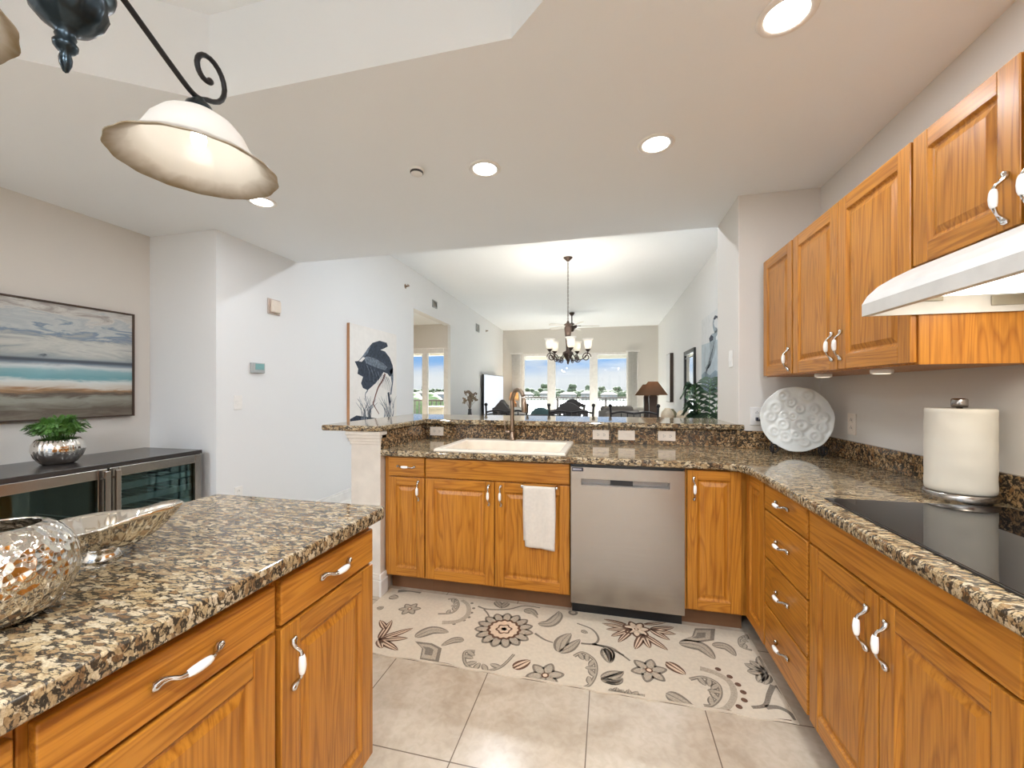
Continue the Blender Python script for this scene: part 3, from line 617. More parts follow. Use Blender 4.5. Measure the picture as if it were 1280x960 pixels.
for (y, lb) in ((2.30, 'round puck light under the far wall cabinets'), (1.86, 'round puck light under the double-door wall cabinet')):
    t = thing('puck_light', lb, 'light', (1.03, y, 1.37))
    obj('rim', MB().lathe([(.034, 0), (.036, -.004), (.034, -.016), (.028, -.017), (.028, -.010), (.0001, -.010)], (1.03, y, 1.3695), 24), 'white_plastic', t)
    obj('lens', MB().cyl((1.03, y, 1.3515), .027, .006, 20), 'puck_glow', t)
# island
fi = FR('+x', -.754); DI = .58
t = unit('island_cabinet', 'oak island cabinet with a drawer over one door at the far end', fi, .781, 1.170, ZD0, ZT, DI)
slab(fi, .789, 1.163, .742, .846, t, .977, .797); panel_door(fi, .789, 1.163, .126, .733, t, .822, .637)
t = unit('island_cabinet', 'wide oak island cabinet with one drawer over one door in the middle', fi, .366, .779, ZD0, ZT, DI)
slab(fi, .376, .772, .742, .846, t, .575, .797); panel_door(fi, .376, .772, .126, .733, t, .410, .637)
t = unit('island_cabinet', 'oak island cabinet nearest the camera, cut off at the lower left', fi, -.60, .364, ZD0, ZT, DI)
slab(fi, -.59, .356, .742, .846, t, .1, .797); panel_door(fi, -.12, .356, .126, .733, t, .31, .637); panel_door(fi, -.59, -.126, .126, .733, t, -.16, .637)
# ------------------------------------------------------------ granite
def counter(name, pts, z0, z1, label, holes=(), bev=.011, mat='granite', cat='countertop'):
    o = obj(name, MB().prism([(x, y, z0) for x, y in pts], (0, 0, z1-z0), holes=[[(x, y, z0) for x, y in h] for h in holes]), mat, None, bev, 3)
    return tag(o, label, cat)
counter('island_countertop', [(-.700, -.64), (-.700, 1.175), (-.712, 1.187), (-1.371, 1.187), (-1.383, 1.175), (-1.383, -.64)], .876, .914, 'speckled granite slab on the island under the silver vase')
hole = [(-1.020, 2.345), (-.262, 2.345), (-.262, 2.855), (-1.020, 2.855)]
counter('countertop', [(-1.398, 2.286), (.56, 2.286), (.600, 2.278), (.632, 2.252), (.655, 2.205), (.664, 2.15), (.664, -.64), (XR-.002, -.64), (XR-.002, YJ-.002), (.83, YJ-.002), (.83, 2.9295), (-1.398, 2.9295)], .876, .914, 'polished brown granite worktop with sink and cooktop set in', [hole])
m = MB(); m.box(-1.384, .8228, 2.930, 2.950, .9145, 1.030); tag(obj('backsplash', m, 'granite_splash', None, .002), 'dark granite upstand between sink counter and raised bar', 'backsplash')
m = MB(); m.box(-1.400, -1.385, 2.290, 2.949, .9145, 1.030); tag(obj('backsplash', m, 'granite_splash', None, .002), 'dark granite side panel behind the beige bar post', 'backsplash')
m = MB(); m.box(.811, XR-.001, YJ-.020, YJ-.0005, .9145, 1.028); m.box(.811, .8224, YJ-.0005, 2.9296, .9145, 1.028); tag(obj('backsplash', m, 'granite_splash', None, .002), 'short dark granite upstand in the corner behind the round plate', 'backsplash')
m = MB(); m.box(XR-.020, XR-.0005, -.60, YJ-.021, .9145, 1.014); tag(obj('backsplash', m, 'granite_splash', None, .002), 'long dark granite upstand along the right wall behind the paper towels', 'backsplash')
counter('bar_counter', [(-1.80, 2.26), (-1.785, 2.245), (-1.395, 2.245), (-1.372, 2.268), (-1.372, 2.885), (.855, 2.885), (.855, 2.907), (.821, 2.907), (.821, 3.50), (-1.80, 3.50)], 1.031, 1.067, 'raised granite bar top on the half wall')

# sink: a biscuit drop-in bowl
t = thing('kitchen_sink', 'cream drop-in sink let into the brown granite counter', 'sink', (-.64, 2.6, .914))
m = MB(); o_ = [(-1.050, 2.318), (-.238, 2.318), (-.238, 2.905), (-1.050, 2.905)]
i_ = [(-1.000, 2.362), (-.282, 2.362), (-.282, 2.800), (-1.000, 2.800)]
ins = lambda q, d: [(q[0][0]+d, q[0][1]+d), (q[1][0]-d, q[1][1]+d), (q[2][0]-d, q[2][1]-d), (q[3][0]+d, q[3][1]-d)]
L = [(o_, .9148), (o_, .924), (ins(o_, .006), .929), (ins(i_, -.008), .929), (i_, .924), (ins(i_, .012), .76), (ins(i_, .04), .735), (ins(i_, .15), .73)]
vs = [(x, y, z) for q, z in L for x, y in q]
m.add(vs, [(4*i+j, 4*i+(j+1) % 4, 4*i+4+(j+1) % 4, 4*i+4+j) for i in range(len(L)-1) for j in range(4)]+[(28, 29, 30, 31)])
under = [(ins(i_, -.012), .912), (ins(i_, 0), .76), (ins(i_, .03), .728)]
vs = [(x, y, z) for q, z in under for x, y in q]
m.add(vs, [(4*i+4+j, 4*i+4+(j+1) % 4, 4*i+(j+1) % 4, 4*i+j) for i in range(2) for j in range(4)]+[(11, 10, 9, 8)])
obj('basin', m, 'sink_biscuit', t, .006, 3)
obj('drain', MB().lathe([(.0001, .002), (.03, .002), (.042, .005), (.045, .0)], (-.64, 2.58, .7305), 24), 'chrome', t)
# faucet
t = thing('kitchen_faucet', 'brushed bronze gooseneck faucet behind the sink', 'faucet', (-.678, 2.862, .929))
bx, by = -.678, 2.862
obj('base', MB().lathe([(.0001, 0), (.030, 0), (.030, .006), (.024, .012), (.021, .045), (.0185, .06), (.0001, .06)], (bx, by, .9292), 24), 'nickel', t)
ux, uy = .72, -.69
def fp(s_, z): return (bx+ux*s_, by+uy*s_, z)
pts = [fp(0, .985), fp(0, 1.10), fp(0, 1.19)]+[fp(.075-.075*math.cos(a), 1.205+.088*math.sin(a)) for a in [PI*i/12 for i in range(0, 11)]]
obj('neck', MB().tube(spline(pts, 3), .0150, 12), 'nickel', t)
e0 = Vector(fp(.146, 1.235)); e1 = Vector(fp(.158, 1.135))
obj('spray_head', MB().tube([e0, e0.lerp(e1, .3), e0.lerp(e1, .9), e1], [.016, .0195, .021, .017], 14), 'nickel', t)
m = MB(); m.cyl((bx-.018, by, .985), .014, .03, 14, 0, (-1, 0, .1)); m.tube([(bx-.045, by, .99), (bx-.052, by-.01, 1.03), (bx-.056, by-.016, 1.075)], [.008, .006, .006], 8)
obj('lever', m, 'nickel', t)

# dishwasher
t = thing('dishwasher', 'stainless steel dishwasher with a recessed pocket handle', 'dishwasher', (.0935, 2.6, 0))
fd = FR('-y', 2.312)
m = MB()
x0, x1, z0, z1 = -.205, .392, .098, .860; hx0, hx1, hz0, hz1 = -.148, .318, .760, .796
fd.box(m, x0, x1, z0, hz0, 0, .02); fd.box(m, x0, x1, hz1, z1, 0, .02); fd.box(m, x0, hx0, hz0, hz1, 0, .02); fd.box(m, hx1, x1, hz0, hz1, 0, .02)
obj('door_panel', m, 'steel', t)
m = MB(); fd.box(m, hx0, hx1, hz0, hz1, -.030, -.022, 0); fd.box(m, hx0, hx0+.003, hz0, hz1, -.022, .001, 0); fd.box(m, hx1-.003, hx1, hz0, hz1, -.022, .001, 0); fd.box(m, hx0+.003, hx1-.003, hz1-.003, hz1, -.022, .001, 0); fd.box(m, hx0+.003, hx1-.003, hz0, hz0+.004, -.022, .012, 0); fd.box(m, .01, .13, hz0+.0045, hz1-.0035, -.0215, .010, 1)
obj('pocket_handle', m, ['pocket_shade', 'black'], t)  # darker metal puts the shade of the recess into the colour
m = MB(); fd.box(m, x0-.004, x1+.003, .862, .8745, -.5, .004); fd.box(m, x0, x1, .1, .86, -.5, -.032); obj('tub', m, 'black', t)
m = MB(); fd.box(m, x0, x1, .0, .094, -.4, -.069); obj('toe_panel', m, 'black', t)
m = MB(); fd.box(m, -.199, -.136, .836, .857, .0202, .0212, 0)
for i, (a, b) in enumerate(((-.194, -.188), (-.186, -.180), (-.178, -.173), (-.170, -.164), (-.161, -.156), (-.153, -.147))): fd.box(m, a, b, .843, .851, .0212, .0215, 1)
obj('badge', m, ['label_dark', 'label_light'], t)
# towel bar and towel
t = thing('towel_bar', 'small chrome towel bar on the right sink cabinet door', 'towel bar', (-.38, 2.30, .70))
m = MB(); m.tube([(-.485, 2.316, .742), (-.485, 2.295, .738), (-.485, 2.288, .733), (-.285, 2.288, .733), (-.285, 2.295, .738), (-.285, 2.316, .742)], .0045, 8)
obj('rod', m, 'chrome', t); obj('knob', MB().ball((-.485, 2.292, .734), .010), 'chrome', t); obj('knob', MB().ball((-.285, 2.292, .734), .010), 'chrome', t)
m = MB(); nx_, nz_ = 14, 26; grid = []
for side in (0, 1):
    for j in range(nz_+1):
        for i in range(nx_+1):
            u = i/nx_; d = j/nz_
            ln = .345 if side == 0 else .315
            ang = d*ln; z = .738-ang; fold = .0045*math.sin(u*9+side)+.002*math.sin(u*23+d*5)
            x = -.478+.185*u+(.004*math.sin(d*4)*(u-.5))+(.012*(1-u)*d if side == 0 else 0)
            y = (2.282 if side == 0 else 2.2945)-(fold*min(1, d*3) if side == 0 else fold*.3*min(1, d*3))
            grid.append((x, y, z-(.012*u*d if side == 0 else 0)))
W = nx_+1; H_ = nz_+1
fs = []
for side in (0, 1):
    o_ = side*W*H_
    for j in range(nz_):
        for i in range(nx_):
            q = (o_+j*W+i, o_+j*W+i+1, o_+(j+1)*W+i+1, o_+(j+1)*W+i); fs.append(q[::-1] if side == 0 else q)
for i in range(nx_): fs.append((i, i+1, W*H_+i+1, W*H_+i))
m.add(grid, fs, 0, True)
o = obj('dish_towel', m, 'towel_cloth'); tag(o, 'cream dish towel folded over the small chrome towel bar', 'towel')
sd = o.modifiers.new('solid', 'SOLIDIFY'); sd.thickness = .0025; sd.offset = 0

# ------------------------------------------------------------ outlets and switches
def plate(name, label, c, ax, up, out, w_, h_, kind, cat='outlet', group=None, mat='outlet_plastic'):
    c, ax, up, out = map(Vector, (c, ax, up, out))
    t = thing(name, label, cat, c, group)
    m = MB(); m.obox(c+out*.003, ax*w_/2, up*h_/2, out*.003); obj('cover_plate', m, mat, t, .002)
    m = MB()
    if kind == 'duplex':
        for s_ in (-1, 1):
            cc = c+ax*(s_*.021)+out*.0065; m.obox(cc, ax*.014, up*.0145, out*.001, 0)
            for d in (-.006, .006): m.obox(cc+up*d+out*.0012, ax*.0045, up*.0012, out*.0004, 1)
            m.obox(cc+ax*.009+out*.0012, ax*.002, up*.002, out*.0004, 1)
        obj('socket', m, [mat, 'slot_dark'], t)
    elif kind == 'rocker':
        m.obox(c+out*.0065, ax*.033, up*.016, out*.002, 0); obj('rocker', m, [mat], t, .001)
    return t
X_, Z_, NY = (1, 0, 0), (0, 0, 1), (0, -1, 0)
plate('outlet', 'sideways outlet on the granite nearest the sink, left of the faucet', (-1.295, 2.930, .972), X_, Z_, NY, .112, .066, 'duplex')
plate('outlet', 'first sideways outlet right of the sink on the granite', (-.052, 2.930, .975), X_, Z_, NY, .112, .066, 'duplex')
plate('light_switch', 'sideways rocker switch between the two outlets on the granite', (.122, 2.930, .976), X_, Z_, NY, .112, .066, 'rocker', 'switch')
plate('outlet', 'sideways outlet on the granite nearest the right end of the bar', (.386, 2.930, .978), X_, Z_, NY, .112, .066, 'duplex')
t = plate('outlet', 'upright outlet with a white cord plugged in left of the round plate', (.93, YJ, 1.122), Z_, X_, NY, .116, .076, 'duplex', mat='trim_white')
t = thing('power_cord', 'white cord and plug in the outlet left of the round plate', 'cord', (.94, YJ-.03, 1.12))
m = MB(); m.box(.920, .944, YJ-.032, YJ-.0085, 1.092, 1.115); obj('plug', m, 'label_dark', t, .003)
obj('cable', MB().tube(spline([(.932, YJ-.035, 1.104), (.936, YJ-.05, 1.13), (.965, YJ-.045, 1.140), (1.01, YJ-.03, 1.115), (1.06, YJ-.025, 1.06)], 6), .0035, 7), 'white_plastic', t)
plate('outlet', 'upright outlet on the right wall between plate and paper towels', (XR, 2.57, 1.105), Z_, (0, 1, 0), (-1, 0, 0), .116, .074, 'duplex', mat='outlet_plastic')
plate('light_switch', 'white switch plate on the end of the wall beside the bar', (.823, 3.067, 1.505), (0, 1, 0), Z_, (-1, 0, 0), .072, .116, 'rocker', 'switch', mat='white_plastic')
plate('light_switch', 'white switch low on the hall wall under the thermostat', (XL, 2.756, 1.188), (0, 1, 0), Z_, (1, 0, 0), .075, .118, 'rocker', 'switch', mat='white_plastic')
plate('outlet', 'white outlet at the foot of the hall wall just above the island', (XL, 2.76, .43), (0, 0, 1), (0, 1, 0), (1, 0, 0), .116, .074, 'duplex', mat='white_plastic')
t = thing('thermostat', 'small grey thermostat with a pale green screen on the hall wall', 'thermostat', (XL, 2.94, 1.48))
obj('case', MB().box(XL, XL+.026, 2.872, 3.008, 1.440, 1.530), 'device_grey', t, .006); obj('display', MB().box(XL+.026, XL+.028, 2.905, 2.995, 1.468, 1.520), 'lcd', t)
t = thing('alarm_strobe', 'square beige alarm strobe high on the hall wall', 'alarm', (XL, 3.12, 2.05))
obj('base_plate', MB().box(XL, XL+.012, 3.055, 3.195, 1.985, 2.125), 'strobe_red', t, .004)
m = MB(); m.box(XL+.012, XL+.045, 3.075, 3.175, 2.0, 2.11); obj('lens_cover', m, 'outlet_plastic', t, .012)
# ------------------------------------------------------------ on the right counter
t = thing('cooktop', 'black glass cooktop set flush in the right granite counter', 'cooktop', (.98, 1.22, .914))
m = MB(); m.box(.728, 1.232, .845, 1.606, .9142, .9195); obj('glass_top', m, 'black_glass', t, .002)
m = MB(); m.box(.724, .7278, .842, 1.609, .9142, .9188); m.box(1.2322, 1.236, .842, 1.609, .9142, .9188); m.box(.7278, 1.2322, .842, .8448, .9142, .9188); m.box(.7278, 1.2322, 1.6062, 1.609, .9142, .9188)
obj('trim_rail', m, 'black', t)
px, py = 1.168, 1.703
t = thing('paper_towel_holder', 'brushed steel paper towel stand beside the cooktop', 'paper towel holder', (px, py, .9142))
obj('base', MB().lathe([(.0001, 0), (.090, 0), (.092, .003), (.092, .026), (.088, .031), (.0001, .031)], (px, py, .9143), 48), 'steel', t)
obj('rod', MB().cyl((px, py, .9455), .008, .285, 14), 'steel', t); obj('knob', MB().lathe([(.0001, 0), (.019, 0), (.021, .003), (.021, .026), (.018, .030), (.0001, .031)], (px, py, 1.2305), 24), 'steel', t)
m = MB(); rr = [(.022, .0), (.083, .0), (.086, .004)]+[(.0865+.0006*math.sin(k*1.3), .004+k*.0137) for k in range(1, 20)]+[(.0865, .277), (.083, .281), (.022, .281), (.022, 0)]
m.lathe(rr, (px, py, .946), 56, 0, lambda a, r, z: 1+(.006*math.sin(a*5+z*30)*math.sin(z*40) if r > .05 else 0))
tag(obj('paper_towel_roll', m, 'paper'), 'thick white roll of paper towels on the steel stand', 'paper towels')
# display plate on an iron easel
pr = .178; pc = Vector((1.055, 2.665, 1.122)); tilt = math.radians(6)
Rp = Matrix.Rotation(math.radians(-14), 3, 'Z') @ Matrix.Rotation(math.radians(90)-tilt, 3, 'X')
t = thing('display_plate', 'large round pearly plate leaning on its edge in the corner', 'plate', tuple(pc))
m = MB(); vs = []; fs = []; seg = 128; prof = [(0.0, .0), (.30, .0), (.55, .004), (.78, .012), (.93, .022), (1.0, .028), (.985, .020), (.90, .012), (.6, -.006), (0.0, -.010)]
discs = [(rnd.uniform(-.8, .8), rnd.uniform(-.8, .8), rnd.uniform(.17, .29)) for _ in range(260)]
good = []
for a in discs:
    if math.hypot(a[0], a[1]) < .82 and all(math.hypot(a[0]-b[0], a[1]-b[1]) > .66*(a[2]+b[2]) for b in good): good.append(a)
def relief(x, y):
    z = 0
    for a, b, r in good:
        d = math.hypot(x-a, y-b)/r
        if d < 1: z = max(z, .0052*(.5+.5*math.cos(d*10.5))*(1-d**10)+.002*(1-d**10))
    return z
nr = 44
for i in range(nr+1):
    f_ = i/nr
    for k in range(seg):
        a = 2*PI*k/seg; rad = f_*(1+.006*math.sin(7*a+.6)+.005*math.sin(13*a)) ; x, y = rad*math.cos(a), rad*math.sin(a)
        z = +.022*max(0, f_-.3)**2*1.6+relief(x, y)
        vs.append(pc+Rp @ Vector((x*pr, y*pr*1.05, z)))
for i in range(nr+1):
    f_ = 1-i/nr
    for k in range(seg):
        a = 2*PI*k/seg; rad = f_*(1+.006*math.sin(7*a+.6)+.005*math.sin(13*a)); x, y = rad*math.cos(a), rad*math.sin(a)
        vs.append(pc+Rp @ Vector((x*pr, y*pr*1.05, .022*max(0, f_-.3)**2*1.6-.006)))
for i in range(2*nr+1):
    for k in range(seg):
        l = (k+1) % seg; fs.append((i*seg+k, i*seg+l, (i+1)*seg+l, (i+1)*seg+k))
m.add(vs, fs, 0, True); obj('glazed_disc', m, 'plate_white', t)
t = thing('plate_easel', 'black iron easel holding the round pearly plate', 'plate stand', (1.055, 2.67, .9142))
ex = Vector((math.cos(math.radians(-14)), math.sin(math.radians(-14)), 0)); ey = Vector((-ex.y, ex.x, 0)); b0 = Vector((1.055, 2.655, .9205))
for s_, nm in ((-1, 'hook'), (1, 'hook')):
    c = b0+ex*(s_*.118)
    P = [c+ey*.10+Vector((0, 0, .24)), c+ey*.055+Vector((0, 0, .12)), c+ey*.015+Vector((0, 0, .012)), c-ey*.022+Vector((0, 0, -.001)), c-ey*.05+Vector((0, 0, .012)), c-ey*.052+Vector((0, 0, .040)), c-ey*.040+Vector((0, 0, .052)), c-ey*.030+Vector((0, 0, .040)), c-ey*.036+Vector((0, 0, .028))]
    obj(nm, MB().tube(spline(P, 5), .005, 8), 'iron', t)
    P = [c-ex*s_*.004-ey*.028+Vector((0, 0, .032+.024*math.sin(a)))-ey*.02+ex*(s_*.020*math.cos(a)) for a in [i*2*PI/14 for i in range(15)]]
    obj('scroll', MB().tube(P, .0038, 7), 'iron', t)
obj('crossbar', MB().tube([b0-ex*.118+ey*.055+Vector((0, 0, .12)), b0+ex*.118+ey*.055+Vector((0, 0, .12))], .0035, 7), 'iron', t)
obj('back_leg', MB().tube([b0+ey*.055+Vector((0, 0, .12)), b0+ey*.165+Vector((0, 0, -.002))], .004, 7), 'iron', t)

# range hood
t = thing('range_hood', 'white under-cabinet range hood with its light on', 'range hood', (1.05, 1.16, 1.53))
hy0, hy1 = .784, 1.543; fx0 = .800
prof = [(fx0, 1.527), (fx0, 1.565), (.815, 1.592), (.845, 1.622), (.885, 1.647), (.931, 1.6705), (XR-.003, 1.6705), (XR-.003, 1.527)]
m = MB(); m.prism([(x, hy1-.008, z) for x, z in prof], (0, .008, 0)); m.prism([(x, hy0, z) for x, z in prof], (0, .008, 0))
th = .006
for i in range(6):
    (xa, za), (xb, zb) = prof[i], prof[i+1]; d = Vector((xb-xa, 0, zb-za)).normalized(); nn = Vector((d.z, 0, -d.x))*th
    m.prism([(xa, hy0+.008, za), (xb, hy0+.008, zb), (xb+nn.x, hy0+.008, zb+nn.z), (xa+nn.x, hy0+.008, za+nn.z)], (0, hy1-hy0-.016, 0))
m.box(XR-.009, XR-.003, hy0+.008, hy1-.008, 1.527, 1.6645)
m.box(fx0+.006, fx0+.022, hy0+.008, hy1-.008, 1.527, 1.531)
obj('shell', m, 'hood_white', t)
m = MB(); m.box(.825, XR-.012, hy0+.012, hy1-.012, 1.588, 1.594); obj('underside', m, 'hood_inner', t)
for a, b, c, d in ((.92, 1.01, 1.566, 1.587), (1.13, 1.25, 1.546, 1.576)): obj('vent_grille', MB().box(a, b, hy1-.013, hy1-.0085, c, d), 'filter_grey', t, .002)
m = MB(); m.box(.90, 1.18, .95, 1.455, 1.564, 1.5875); obj('light_lens', m, 'hood_glow', t, .01)
lamp('hood_lamp', 'AREA', (1.04, 1.18, 1.560), .75, t, (1, .92, .76), .12)

# ------------------------------------------------------------ ceiling fixtures
def can(x, y, z, label, watts, r=.092):
    t = thing('recessed_light', label, 'ceiling light', (x, y, z), None)
    obj('trim_ring', MB().lathe([(r*.70, .0), (r*.74, -.006), (r*.95, -.005), (r, -.0015), (r, .0)], (x, y, z), 40), 'white_plastic', t)
    obj('lens', MB().lathe([(.0001, -.003), (r*.70, -.003)], (x, y, z), 32), 'lens_glow', t)
    lamp('downlight', 'AREA', (x, y, z-.008), watts, t, WARM, r*1.3)
can(.584, 1.543, CK, 'recessed ceiling light cut off by the top edge of the picture', CAN_W)
can(.238, 2.20, CK, 'recessed ceiling light in front of the wall jog', CAN_W)
can(-.687, 2.22, CK, 'recessed ceiling light beside the round smoke detector', CAN_W)
can(-2.264, 2.26, CK, 'recessed ceiling light peeking out under the alabaster lamp shade', CAN_W)
for x, y in ((.55, -.1), (.55, -1.5), (-2.9, -.9), (-1.0, -1.6), (-2.9, -1.9), (-.2, -.95)):  # unseen downlights added to brighten the kitchen
    can(x, y, CK, 'added unseen fill light in the ceiling behind the camera', BACK_FILL_W)
for o in C.objects:
    if o.get('label') == 'added unseen fill light in the ceiling behind the camera': o['group'] = 'added fill lights behind the camera'
t = thing('smoke_detector', 'small round white smoke detector on the kitchen ceiling', 'smoke detector', (-1.07, 2.138, CK))
obj('housing', MB().lathe([(.0001, -.030), (.026, -.030), (.034, -.024), (.036, -.012), (.040, -.010), (.042, 0)], (-1.07, 2.138, CK-.0005), 32), 'white_plastic', t)
obj('vent_ring', MB().lathe([(.0365, -.0125), (.0375, -.020), (.034, -.0245)], (-1.07, 2.138, CK-.0005), 32), 'slot_dark', t)

# island light: iron body, two scrolled arms, alabaster shades
t = thing('island_light', 'dark iron hanging light with two scrolled arms and alabaster glass shades', 'hanging light', (-.966, .533, 2.93))
bx, by = -.966, .533; zb = 1.868
m = MB(); m.lathe([(.0001, 0), (.004, .003), (.0085, .016), (.0095, .026), (.0075, .036), (.012, .040), (.0165, .046), (.0175, .053), (.0125, .060), (.015, .066), (.013, .072), (.022, .080)], (bx, by, zb), 24)
obj('finial', m, 'iron_blue', t)
m = MB(); m.lathe([(.020, .079), (.036, .090), (.049, .108), (.056, .130), (.0545, .150), (.060, .156), (.066, .163), (.068, .172), (.060, .178), (.035, .182), (.026, .20), (.022, .23), (.030, .26), (.033, .29), (.022, .32), (.015, .36), (.02, .40), (.0001, .41)], (bx, by, zb), 40, 0, lambda a, r, z: 1+(.05*math.sin(a*10+z*25) if .09 < z < .15 else 0))
obj('body', m, 'iron_blue', t)
m = MB(); m.cyl((bx, by, 2.27), .007, .64, 12); m.lathe([(.0001, -.035), (.03, -.033), (.055, -.012), (.06, 0)], (bx, by, 2.929), 28); obj('stem', m, 'iron_blue', t)
def arm(dx, dy, lbl):
    L = math.hypot(dx, dy); ux, uy = dx/L, dy/L
    q = lambda s_, z: (bx+ux*s_, by+uy*s_, z)
    f = L/.257
    P = [q(.02, 2.055), q(.035*f, 2.085), q(.058*f, 2.105), q(.085*f, 2.098), q(.13*f, 2.072), q(.19*f, 2.036), q(.235*f, 2.012), q(L+.002, 2.010), q(L+.022, 2.020)]
    cx_, cz_ = L+.024, 2.088
    sc = []
    for i in range(23):
        a = -1.30+i*.30; rr = .060*(1-i/22*.75); sc.append(q(cx_+rr*math.cos(a)*.95, cz_+rr*math.sin(a)*1.05))
    m = MB(); pts = spline(P, 6)+sc; m.tube(pts, [.0062]*(len(pts)-3)+[.0068, .0085, .0085], 10)
    m.tube(spline([q(.045, 1.99), q(.03, 2.05), q(.05*f, 2.11), q(.09*f, 2.105)], 6), .0048, 8)
    obj('arm', m, 'iron', t)
    c = (bx+dx, by+dy, 1.842)
    obj('fitter', MB().lathe([(.0001, .168), (.012, .166), (.018, .155), (.026, .150), (.031, .138), (.033, .128), (.0001, .127)], c, 24), 'iron_blue', t)
    flute = lambda a, r, z: 1+(.009*math.sin(a*16)*max(0, (r-.10)/.065) if r > .10 else 0)
    pr_ = [(.030, .128), (.050, .124), (.075, .108), (.096, .083), (.108, .058), (.117, .040), (.135, .023), (.156, .009), (.168, .0), (.1705, -.002), (.169, -.004), (.150, .004), (.131, .018), (.114, .036), (.104, .055), (.092, .080), (.072, .104), (.048, .120), (.030, .124)]
    m = MB(); m.lathe(pr_, c, 96, 0, flute); obj('lamp_shade', m, 'shade_glass', t)
    m = MB(); m.lathe([(.0001, .04), (.008, .042), (.014, .052), (.0165, .066), (.014, .085), (.010, .10), (.010, .12)], c, 20); obj('bulb', m, 'bulb_soft', t)
    lamp('bulb_light', 'POINT', (c[0], c[1], c[2]+.02), ISLAND_W, t, (1, .95, .87), .03)
arm(-.017, .262, ''); arm(-.024, -.236, '')

# ------------------------------------------------------------ on the island
hx_, hy_ = -.966, .446
m = MB(); prof = [(.0001, .002), (.05, .001), (.066, .006), (.088, .030), (.101, .062), (.102, .088), (.094, .118), (.078, .141), (.060, .152), (.052, .154), (.050, .150), (.060, .142), (.085, .110), (.094, .075), (.082, .035), (.05, .010), (.0001, .008)]
m.lathe([(r*.96, z) for r, z in prof], (hx_, hy_, .9143), 72)
tag(obj('hammered_vase', m, 'silver_hammered', None, 0, 2, 1), 'round hammered silver vase on the island at the left edge', 'vase')
m = MB(); na, nr = 72, 10; R2 = Matrix.Rotation(math.radians(30), 3, 'Z'); cb = Vector((-1.092, .667, .9143)); vs = []
def leaf_r(a):                                      # outline: a leaf with one long drawn-out tip
    c_, s_ = math.cos(a), math.sin(a); r = 1/math.sqrt((c_/.104)**2+(s_/.092)**2)
    return r*(1+.40*max(0, math.cos(a))**9)*(1+.010*math.sin(a*26))
for lay in (0, 1):
    for i in range(nr+1):
        f_ = i/nr if lay == 0 else 1-i/nr
        for k in range(na):
            a = 2*PI*k/na; r = leaf_r(a)*(.22+.78*f_**.62)
            h = .024+(.058+.030*max(0, math.cos(a))**2)*f_**1.25
            if lay == 1: r = max(r-.004, .01); h += .003
            rib = 1+(.02*math.sin(a*26)*(1-f_*.3) if lay == 0 else 0)
            vs.append(cb+R2 @ Vector((r*rib*math.cos(a), r*rib*math.sin(a), h)))
fs = [(i*na+k, i*na+(k+1) % na, (i+1)*na+(k+1) % na, (i+1)*na+k) for i in range(2*nr+1) for k in range(na)]
fs.append(tuple((2*nr+1)*na+k for k in range(na))); fs.append(tuple(range(na))[::-1])
m.add(vs, fs, 0, True)
t = thing('leaf_bowl', 'ribbed silver leaf-shaped bowl on the island beside the round vase', 'bowl', tuple(cb))
obj('bowl_body', m, 'silver', t)
obj('foot', MB().lathe([(.0001, 0), (.032, 0), (.034, .004), (.026, .014), (.024, .026), (.0001, .026)], cb, 32), 'silver', t)

